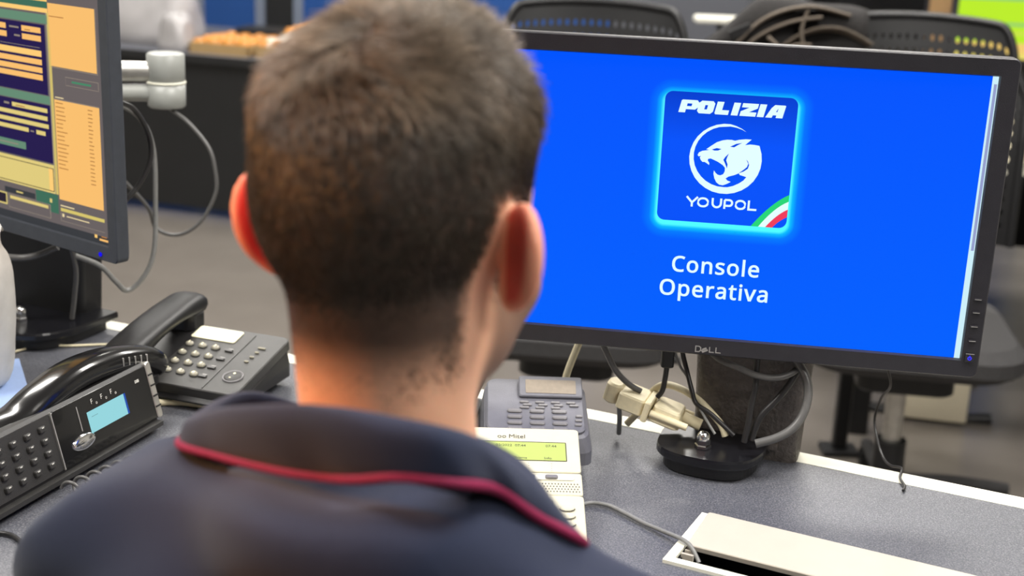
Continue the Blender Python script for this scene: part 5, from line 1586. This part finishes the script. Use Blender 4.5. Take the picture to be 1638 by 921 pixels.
def s_ear(q, s):
    e = ear_local(q, s)
    d = s_ell(e, (0, .000, .003), (.0085, .0225 if s > 0 else .0200, .0305))
    d = smin(d, s_ell(e, (-.001, -.006, -.024), (.006, .010, .011)), .010)
    d = smax(d, -s_ell(e, (.0105, -.002, .004), (.0085, .0150, .0265)), .004)
    d = smax(d, -s_ell(e, (.006, -.006, -.004), (.010, .0075, .011)), .004)
    return d


def s_skin(P):
    d = s_head(P)
    q = w2h(P)
    n0, n1 = h2w((.004, -.020, -.045)), t2w((.018, .006, -.06))
    d = smin(d, s_cap(P, n0, n1, .0500, .050), .020)
    d = smin(d, s_cap(P, h2w((0, .0, -.07)), t2w((.012, .020, -.06)), .038, .048), .018)
    # trapezius and upper chest, hidden by the shirt
    d = smin(d, s_ell(P, t2w((0, .02, -.135)), (.10, .06, .05)), .03)
    for s in (-1, 1):
        d = smin(d, s_ear(q, s), .007)
    return d


SH = {-1: t2w((-.182, .010, -.120)), 1: t2w((.172, -.006, -.135))}
EL = {-1: t2w((-.235, .015, -.375)), 1: t2w((.205, .005, -.390))}
HA = {-1: np.array((-.105, 1.035, .768)), 1: np.array((-.005, .985, .768))}


def s_shirt(P):
    q = (P - TO.astype(np.float32)) @ TR.astype(np.float32)
    d = s_ell(q, (0, .012, -.250), (.168, .112, .190))
    d = smin(d, s_ell(q, (0, .020, -.42), (.158, .118, .17)), .06)
    for s in (-1, 1):
        a = SH[s]
        d = smin(d, s_cap(P, t2w((s * .045, -.010, -.066)), a, .058, .058), .045)
        d = smin(d, s_cap(P, a, a + (EL[s] - a) * .72, .060, .058), .035)
        d = smin(d, s_ell(q, (s * .085, -.055, -.19), (.075, .05, .10)), .05)   # shoulder blades
    d = smin(d, s_ell(q, (.02, -.028, -.045), (.085, .080, .060)), .04)
    # slope of the shoulders: the collar lies on it
    zx = np.interp(q[..., 0], [-.30, -.25, -.215, -.18, -.13, -.08, -.02, .05, .095, .115, .135, .17, .21, .26], [-.20, -.145, -.100, -.070, -.049, -.040, -.028, -.015, -.024, -.041, -.062, -.088, -.118, -.19])
    d = smax(d, (q[..., 2] - zx) * .9, .012)
    # soft folds of the cloth
    f = .0030 * np.sin(34 * q[..., 2] + 16 * q[..., 0] + 2 * np.sin(11 * q[..., 0])) * np.clip(-q[..., 2] * 6 - .3, 0, 1)
    f += .0022 * np.sin(52 * q[..., 0] - 30 * q[..., 2] + 1.5 * np.sin(20 * q[..., 2]))
    d = d + f
    return d


def s_arm(P, s):
    e, hnd = EL[s], HA[s]
    up = SH[s] + (e - SH[s]) * .30
    d = s_cap(P, up, e, .050, .041)
    dirv = (hnd - e) / np.linalg.norm(hnd - e)
    wr = hnd - dirv * .075
    d = smin(d, s_cap(P, e, wr, .043, .027), .02)
    # hand: palm plus five separate curled fingers resting on the desk
    sd = np.cross(dirv, (0, 0, 1)); sd /= np.linalg.norm(sd)     # to the right
    up_ = np.cross(sd, dirv)
    pal = lambda f, r, z: hnd + dirv * f + sd * r + up_ * z
    for r in (-.030, -.012, .008, .028):
        d = smin(d, s_cap(P, wr + sd * r * .4, pal(.018, r, .004), .016, .0125), .012)
    for r, L, sp in ((-.032, .055, -.10), (-.012, .072, -.03), (.009, .076, .03), (.030, .068, .10)) if s > 0 else ((-.030, .068, -.10), (-.009, .076, -.03), (.012, .072, .03), (.032, .055, .10)):
        k0 = pal(.022, r, .006); k1 = pal(.022 + L * .45, r + sp * L * .4, .010); k2 = pal(.022 + L * .78, r + sp * L * .75, -.006); k3 = pal(.022 + L * .95, r + sp * L * .9, -.016)
        f = s_cap(P, k0, k1, .0092, .0084)
        f = smin(f, s_cap(P, k1, k2, .0084, .0076), .003)
        f = smin(f, s_cap(P, k2, k3, .0076, .0068), .003)
        d = smin(d, f, .004)
    ts = -s
    k0 = pal(-.040, ts * .022, -.002); k1 = pal(-.010, ts * .046, -.006); k2 = pal(.014, ts * .054, -.012)
    f = smin(s_cap(P, k0, k1, .013, .0105), s_cap(P, k1, k2, .0105, .0080), .004)
    return smin(d, f, .008)


def np_mesh(name, V, F, mats, smooth=True):
    me = bpy.data.meshes.new(name)
    F = np.asarray(F)
    k = F.shape[1]
    me.vertices.add(len(V)); me.vertices.foreach_set('co', np.asarray(V, np.float32).ravel())
    me.loops.add(F.size); me.loops.foreach_set('vertex_index', F.ravel().astype(np.int32))
    me.polygons.add(len(F))
    me.polygons.foreach_set('loop_start', np.arange(0, F.size, k, dtype=np.int32))
    me.update(calc_edges=True)
    me.polygons.foreach_set('use_smooth', np.full(len(F), smooth))
    for m in mats:
        me.materials.append(m)
    me.validate()
    return me


def attr(me, name, vals):
    a = me.color_attributes.new(name, 'FLOAT_COLOR', 'POINT')
    c = np.ones((len(me.vertices), 4), np.float32)
    c[:, :3] = vals
    a.data.foreach_set('color', c.ravel())


def sstep(a, b, x):
    t = np.clip((x - a) / (b - a), 0, 1)
    return t * t * (3 - 2 * t)


def hair_amount(q):
    # 1 = full hair, 0 = bare skin; q in the head frame
    x, y, z = q[..., 0], q[..., 1], q[..., 2]
    back = sstep(-.092, -.048, z + .10 * np.abs(x) * 0 - .22 * np.maximum(0, np.abs(x) - .040))
    above_ear = sstep(.018, .036, z)
    front = sstep(.0, .012, (z - .072) * 1.0 + (.098 - y) * .9 - .012)
    side = np.where(y < -.012, np.where(np.abs(x) > .052, np.maximum(above_ear, back * sstep(-.006, -.030, y)), back), above_ear)
    burn = (np.abs(x) > .05) & (y > .012) & (y < .036)
    side = np.where(burn, np.maximum(side, .7 * sstep(-.040, -.005, z)), side)
    top = front
    zt = sstep(.040, .062, z)
    low = np.where(y > .04, 0, side)
    return np.clip(low * (1 - zt) + np.where(y > .0, top, 1.0) * zt, 0, 1)


# skin colours per vertex: reddish ears with light shining through painted in, stubble on cheeks and jaw
body = thing('person', 'seated man with short brown hair and navy shirt with crimson collar piping', 'person', (-.083, .745, 0))
pin = Vector((-.083, .745, 0))
V, Fq = surface_net(s_skin, (-.27, .60, .925), (.12, .93, 1.29), .0026)
nhead = len(V)
q = (V - HO) @ HR
col = np.tile(np.array(rgb(236, 180, 148)[:3]), (len(V), 1))
hm = hair_amount(q)
hairc = np.array(rgb(30, 25, 23)[:3])
st_ = .78 * np.maximum(sstep(.03, .06, q[:, 1]) * sstep(-.040, -.052, q[:, 2]), sstep(.010, .026, q[:, 1]) * sstep(-.006, -.022, q[:, 2]) * sstep(.030, .042, np.abs(q[:, 0]))) * sstep(-.125, -.105, q[:, 2])
col = col * (1 - st_[:, None]) + np.array(rgb(92, 72, 62)[:3]) * st_[:, None]
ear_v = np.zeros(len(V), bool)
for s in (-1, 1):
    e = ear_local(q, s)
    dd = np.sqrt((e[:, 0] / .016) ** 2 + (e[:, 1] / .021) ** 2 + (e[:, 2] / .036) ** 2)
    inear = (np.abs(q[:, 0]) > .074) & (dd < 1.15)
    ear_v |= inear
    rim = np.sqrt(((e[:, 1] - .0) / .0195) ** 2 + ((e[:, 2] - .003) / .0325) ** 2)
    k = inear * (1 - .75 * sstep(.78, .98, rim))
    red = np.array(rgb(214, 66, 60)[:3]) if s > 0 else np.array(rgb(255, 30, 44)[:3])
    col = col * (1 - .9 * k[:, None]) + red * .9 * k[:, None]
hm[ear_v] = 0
col = col * (1 - .93 * hm[:, None]) + hairc * .93 * hm[:, None]
lipm = sstep(.012, .006, np.sqrt((q[:, 2] + .0655) ** 2 + (np.maximum(0, np.abs(q[:, 0]) - .016)) ** 2)) * (q[:, 1] > .088)
col = col * (1 - .6 * lipm[:, None]) + np.array(rgb(170, 90, 84)[:3]) * .6 * lipm[:, None]
browm = (np.abs(q[:, 2] - .017) < .005) & (q[:, 1] > .075) & (np.abs(q[:, 0]) > .014) & (np.abs(q[:, 0]) < .052)
col[browm] = rgb(60, 44, 36)[:3]
eyem = np.zeros(len(V), bool)
for s in (-1, 1):
    r_ = np.sqrt(((q - np.array((s * .031, .084, -.002))) ** 2).sum(1))
    m = (r_ < .0136) & (np.abs(q[:, 2] + .002) < .0055) & (q[:, 1] > .090)
    col[m] = (.75, .73, .70)
    m2 = m & (np.abs(q[:, 0] - s * .031) < .0052)
    col[m2] = (.06, .035, .02)
Vs, Fs, Cs = [V], [Fq], [col]
off = len(V)
for s in (-1, 1):
    lo = np.minimum(EL[s], HA[s]) - .13; hi = np.maximum(EL[s], HA[s]) + .13
    lo[2] = .62; hi[2] = SH[s][2] - .02
    Va, Fa = surface_net(lambda P: s_arm(P, s), lo, hi, .0034)
    Vs.append(Va); Fs.append(Fa + off); Cs.append(np.tile(np.array(rgb(236, 180, 148)[:3]), (len(Va), 1)))
    off += len(Va)


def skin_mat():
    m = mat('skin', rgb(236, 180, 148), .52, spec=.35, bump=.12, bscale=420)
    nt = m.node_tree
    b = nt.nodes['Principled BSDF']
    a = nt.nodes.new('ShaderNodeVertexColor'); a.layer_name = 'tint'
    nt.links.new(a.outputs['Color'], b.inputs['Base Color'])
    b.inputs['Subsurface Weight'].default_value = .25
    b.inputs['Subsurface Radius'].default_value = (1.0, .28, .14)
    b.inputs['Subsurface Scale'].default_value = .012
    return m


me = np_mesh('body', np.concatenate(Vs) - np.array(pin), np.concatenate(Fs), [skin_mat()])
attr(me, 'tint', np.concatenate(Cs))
bo = bpy.data.objects.new('body', me); COL.objects.link(bo); bo.parent = body

# --- hair: tapered strands rooted on the scalp
rg = np.random.default_rng(11)
tri = np.concatenate([Fq[:, [0, 1, 2]], Fq[:, [0, 2, 3]]])
A, B, C_ = V[tri[:, 0]], V[tri[:, 1]], V[tri[:, 2]]
nrm = np.cross(B - A, C_ - A); ar = np.linalg.norm(nrm, axis=1) / 2
nrm /= (2 * ar[:, None] + 1e-12)
wgt = ar * hm[tri].mean(1)
NS = 30000
ti = rg.choice(len(tri), NS, p=wgt / wgt.sum())
r1, r2 = rg.random(NS), rg.random(NS)
sw = r1 + r2 > 1
r1[sw], r2[sw] = 1 - r1[sw], 1 - r2[sw]
root = A[ti] + (B[ti] - A[ti]) * r1[:, None] + (C_[ti] - A[ti]) * r2[:, None]
nn = nrm[ti]
# normals from the smooth head field
g = np.zeros_like(root)
for k in range(3):
    e = np.zeros(3); e[k] = .002
    g[:, k] = s_head((root + e).astype(np.float32)) - s_head((root - e).astype(np.float32))
nn = g / np.linalg.norm(g, axis=1, keepdims=True)
rq = (root - HO) @ HR
nh = nn @ HR
am = hair_amount(rq)
wh = np.array((.004, -.052, .120))
dv = rq - wh
dv -= nh * (dv * nh).sum(1)[:, None]
dl = np.linalg.norm(dv, axis=1, keepdims=True)
flow = dv / (dl + 1e-6)
swl = np.cross(nh, flow) * (1.5 * np.exp(-dl / .03))
flow = flow + swl
down = np.array((0, -.0, -1.0)) - nh * (nh @ np.array((0, 0, -1.0)))[:, None]
kd = sstep(.09, .02, rq[:, 2])[:, None]
flow = flow * (1 - .7 * kd) + down * kd * .9
# locks: neighbouring strands lean the same way
ph = rq * 62
clump = np.stack([np.sin(ph[:, 0] + 1.7 * np.sin(ph[:, 1] * .8)) + np.sin(ph[:, 2] * 1.3 + 2), np.sin(ph[:, 1] * 1.2 + 1.1 * np.sin(ph[:, 2])), np.sin(ph[:, 0] * 1.1 - ph[:, 2]) * .7], 1)
flow = flow + (.28 + .45 * sstep(.05, .11, rq[:, 2]))[:, None] * clump + rg.normal(0, .22, flow.shape)
flow -= nh * (flow * nh).sum(1)[:, None]
flow /= np.linalg.norm(flow, axis=1, keepdims=True) + 1e-6
topk = sstep(.035, .105, rq[:, 2])
Ln = (.0045 + .0150 * topk * (1 + .25 * clump[:, 1])) * (.35 + .65 * am) * rg.uniform(.65, 1.2, NS)
lift = .42 + .25 * topk + rg.normal(0, .08, NS)
KS = 4
pts = np.zeros((NS, KS, 3))
for k in range(KS):
    t = k / (KS - 1)
    pts[:, k] = root + (nn * (lift[:, None] * (t - .28 * t * t)) + (flow @ HR.T) * (t * .55 + .45 * t * t)) * Ln[:, None]
rad = np.array([.00030, .00030, .00024, .00008])
ax_ = pts[:, -1] - pts[:, 0]; ax_ /= np.linalg.norm(ax_, axis=1, keepdims=True) + 1e-9
ua = np.cross(ax_, rg.normal(size=ax_.shape)); ua /= np.linalg.norm(ua, axis=1, keepdims=True) + 1e-9
va = np.cross(ax_, ua)
HV = np.zeros((NS, KS, 3, 3))
for j in range(3):
    a = 2 * pi * j / 3
    HV[:, :, j] = pts + (ua[:, None] * cos(a) + va[:, None] * sin(a)) * rad[None, :, None]
base = (np.arange(NS) * KS * 3)[:, None]
HF = []
for k in range(KS - 1):
    for j in range(3):
        j2 = (j + 1) % 3
        HF.append(base + np.array([[k * 3 + j, k * 3 + j2, (k + 1) * 3 + j2, (k + 1) * 3 + j]]))
HF = np.concatenate(HF)
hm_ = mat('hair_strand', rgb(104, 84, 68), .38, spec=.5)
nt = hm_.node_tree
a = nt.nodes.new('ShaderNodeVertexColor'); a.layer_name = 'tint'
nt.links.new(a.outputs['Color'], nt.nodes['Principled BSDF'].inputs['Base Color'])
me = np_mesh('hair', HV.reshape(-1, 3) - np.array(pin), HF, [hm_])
tone = (rg.uniform(.6, 1.4, NS) * (1 + .35 * np.sin(rq[:, 0] * 95 + 2 * np.sin(rq[:, 2] * 60)) * np.sin(rq[:, 2] * 80 + rq[:, 1] * 70)))[:, None] * np.array(rgb(106, 93, 79)[:3]) * (.34 + 1.0 * sstep(.0045, .016, Ln))[:, None]  # short low hair tinted darker: its self-shade is put into the tone
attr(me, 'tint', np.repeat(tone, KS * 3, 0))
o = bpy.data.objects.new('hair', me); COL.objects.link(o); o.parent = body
tag(o, kind='stuff')

# --- shirt
SHIRT = mat('navy_pique_cotton', rgb(36, 43, 66), .82, spec=.25, grain=.07, gscale=500, bump=.25, bscale=900)
SHIRT.node_tree.nodes['Principled BSDF'].inputs['Sheen Weight'].default_value = .15
V2, F2 = surface_net(s_shirt, (-.45, .50, .50), (.26, 1.02, 1.10), .0052)
me = np_mesh('shirt', V2 - np.array(pin), F2, [SHIRT])
shirt = bpy.data.objects.new('shirt', me); COL.objects.link(shirt); shirt.parent = body
sm = shirt.modifiers.new('smooth', 'SMOOTH'); sm.iterations = 5; sm.factor = .5

# collar: rows of points from the left front tip round the nape to the right front tip
COLLAR_TOP = [(-0.1000, 0.8450, 0.9850), (-0.1650, 0.8350, 1.0100), (-0.1857, 0.7852, 1.0105), (-0.1680, 0.7451, 1.0337), (-0.1430, 0.7089, 1.0525), (-0.1140, 0.6815, 1.0655), (-0.0884, 0.6645, 1.0715), (-0.0680, 0.6573, 1.0718), (-0.0418, 0.6534, 1.0690), (-0.0243, 0.6615, 1.0613), (-0.0138, 0.6817, 1.0483), (-0.0130, 0.7182, 1.0308), (-0.0300, 0.7900, 1.0050), (-0.0700, 0.8200, 0.9750)]
COLLAR_LOW = [(-0.1150, 0.8750, 0.9500), (-0.1850, 0.8650, 0.9750), (-0.2041, 0.7900, 0.9917), (-0.1686, 0.7417, 1.0046), (-0.1232, 0.6937, 1.0186), (-0.0963, 0.6746, 1.0247), (-0.0774, 0.6571, 1.0324), (-0.0536, 0.6467, 1.0393), (-0.0213, 0.6498, 1.0358), (-0.0018, 0.6737, 1.0214), (0.0187, 0.6883, 1.0004), (0.0481, 0.7160, 0.9708), (0.0300, 0.7750, 0.9400), (-0.0200, 0.8450, 0.9200)]
COLLAR_TOP, COLLAR_LOW = [Vector(p) for p in COLLAR_TOP], [Vector(p) for p in COLLAR_LOW]
Tp, Lp = catmull(COLLAR_TOP, 6), catmull(COLLAR_LOW, 6)
mb = MB()
rows = []
cxy = Vector((-.083, .755, 1.03))
for a, b in zip(Tp, Lp):
    inn = (Vector((cxy.x, cxy.y, a.z)) - a).normalized()
    out = -inn
    d = b - a
    row = [a + inn * .004 - Vector((0, 0, .040)), a + inn * .003 - Vector((0, 0, .012)), a + Vector((0, 0, .0)), a + d * .08 + out * .004, a + d * .3 + out * .006 + Vector((0, 0, .003)), a + d * .6 + out * .005 + Vector((0, 0, .004)), b]
    rows.append([tuple(p - pin) for p in row])
mb.rings(rows, SHIRT, cap0=False, cap1=False, closed=False)
o = mb.build('collar', body)
s_ = o.modifiers.new('thickness', 'SOLIDIFY'); s_.thickness = .0022; s_.offset = 0
sb = o.modifiers.new('round', 'SUBSURF'); sb.levels = 1; sb.render_levels = 1
mb = MB(); mb.tube([tuple(p - pin) for p in COLLAR_LOW], .0030, M['crimson'], seg=8, sub=8)
tag(mb.build('collar_piping', body), 'crimson piping along the collar edge')

# --- trousers, shoes and the chair he sits on
def s_trouser(P):
    hip = t2w((0, .015, -.56))
    d = s_ell(P, hip, (.165, .13, .10))
    for s in (-1, 1):
        a = t2w((s * .085, .03, -.57)); kn = t2w((s * .12, .43, -.565)); an = t2w((s * .12, .40, -.97))
        d = smin(d, s_cap(P, a, kn, .088, .066), .04)
        d = smin(d, s_cap(P, kn, an, .066, .052), .03)
    return d


V3, F3 = surface_net(s_trouser, (-.42, .52, .02), (.36, 1.32, .62), .009)
me = np_mesh('trousers', V3 - np.array(pin), F3, [M['trouser']])
o = bpy.data.objects.new('trousers', me); COL.objects.link(o); o.parent = body
for s in (-1, 1):
    an = t2w((s * .12, .45, -1.035))
    mb = MB()
    T = Matrix.Translation(Vector(an) - pin + Vector((0, 0, .038))) @ Matrix.Rotation(radians(-20), 4, 'Z')
    mb.ell((0, 0, 0), (.048, .135, .036), M['black'], T)
    mb.build('shoe', body)
ch0 = thing('office_chair', 'dark office chair under the seated man, below the photo edge', 'chair', (-.083, .72, 0), radians(-20))
mb = MB(); mb.slab((0, .03, .315), .50, .48, .055, .10, M['seat'], ch=.02); mb.build('seat', ch0)
mb = MB(); mb.cyl((0, 0, .08), (0, 0, .31), .025, M['steel']); mb.slab((0, 0, .30), .2, .24, .03, .03, M['black'], ch=.004); mb.build('gas_lift', ch0)
for k in range(5):
    a = radians(72 * k + 54)
    mb = MB(); mb.tube([(0, 0, .095), (.15 * cos(a), .15 * sin(a), .088), (.30 * cos(a), .30 * sin(a), .065)], [.026, .020, .014], M['black'], seg=8, sub=4)
    mb.cyl((.30 * cos(a) - .012 * sin(a), .30 * sin(a) + .012 * cos(a), .028), (.30 * cos(a) + .012 * sin(a), .30 * sin(a) - .012 * cos(a), .028), .027, M['black'], seg=14); mb.build('base_arm', ch0)
mb = MB(); mb.slab((0, 0, 0), .40, .03, .26, .012, M['seat'], Matrix.Translation((0, -.185, .47)) @ Matrix.Rotation(radians(6), 4, 'X'), ch=.01); mb.tube([(0, -.02, .31), (0, -.20, .33), (0, -.215, .42), (0, -.205, .55)], .018, M['black']); mb.build('backrest', ch0)
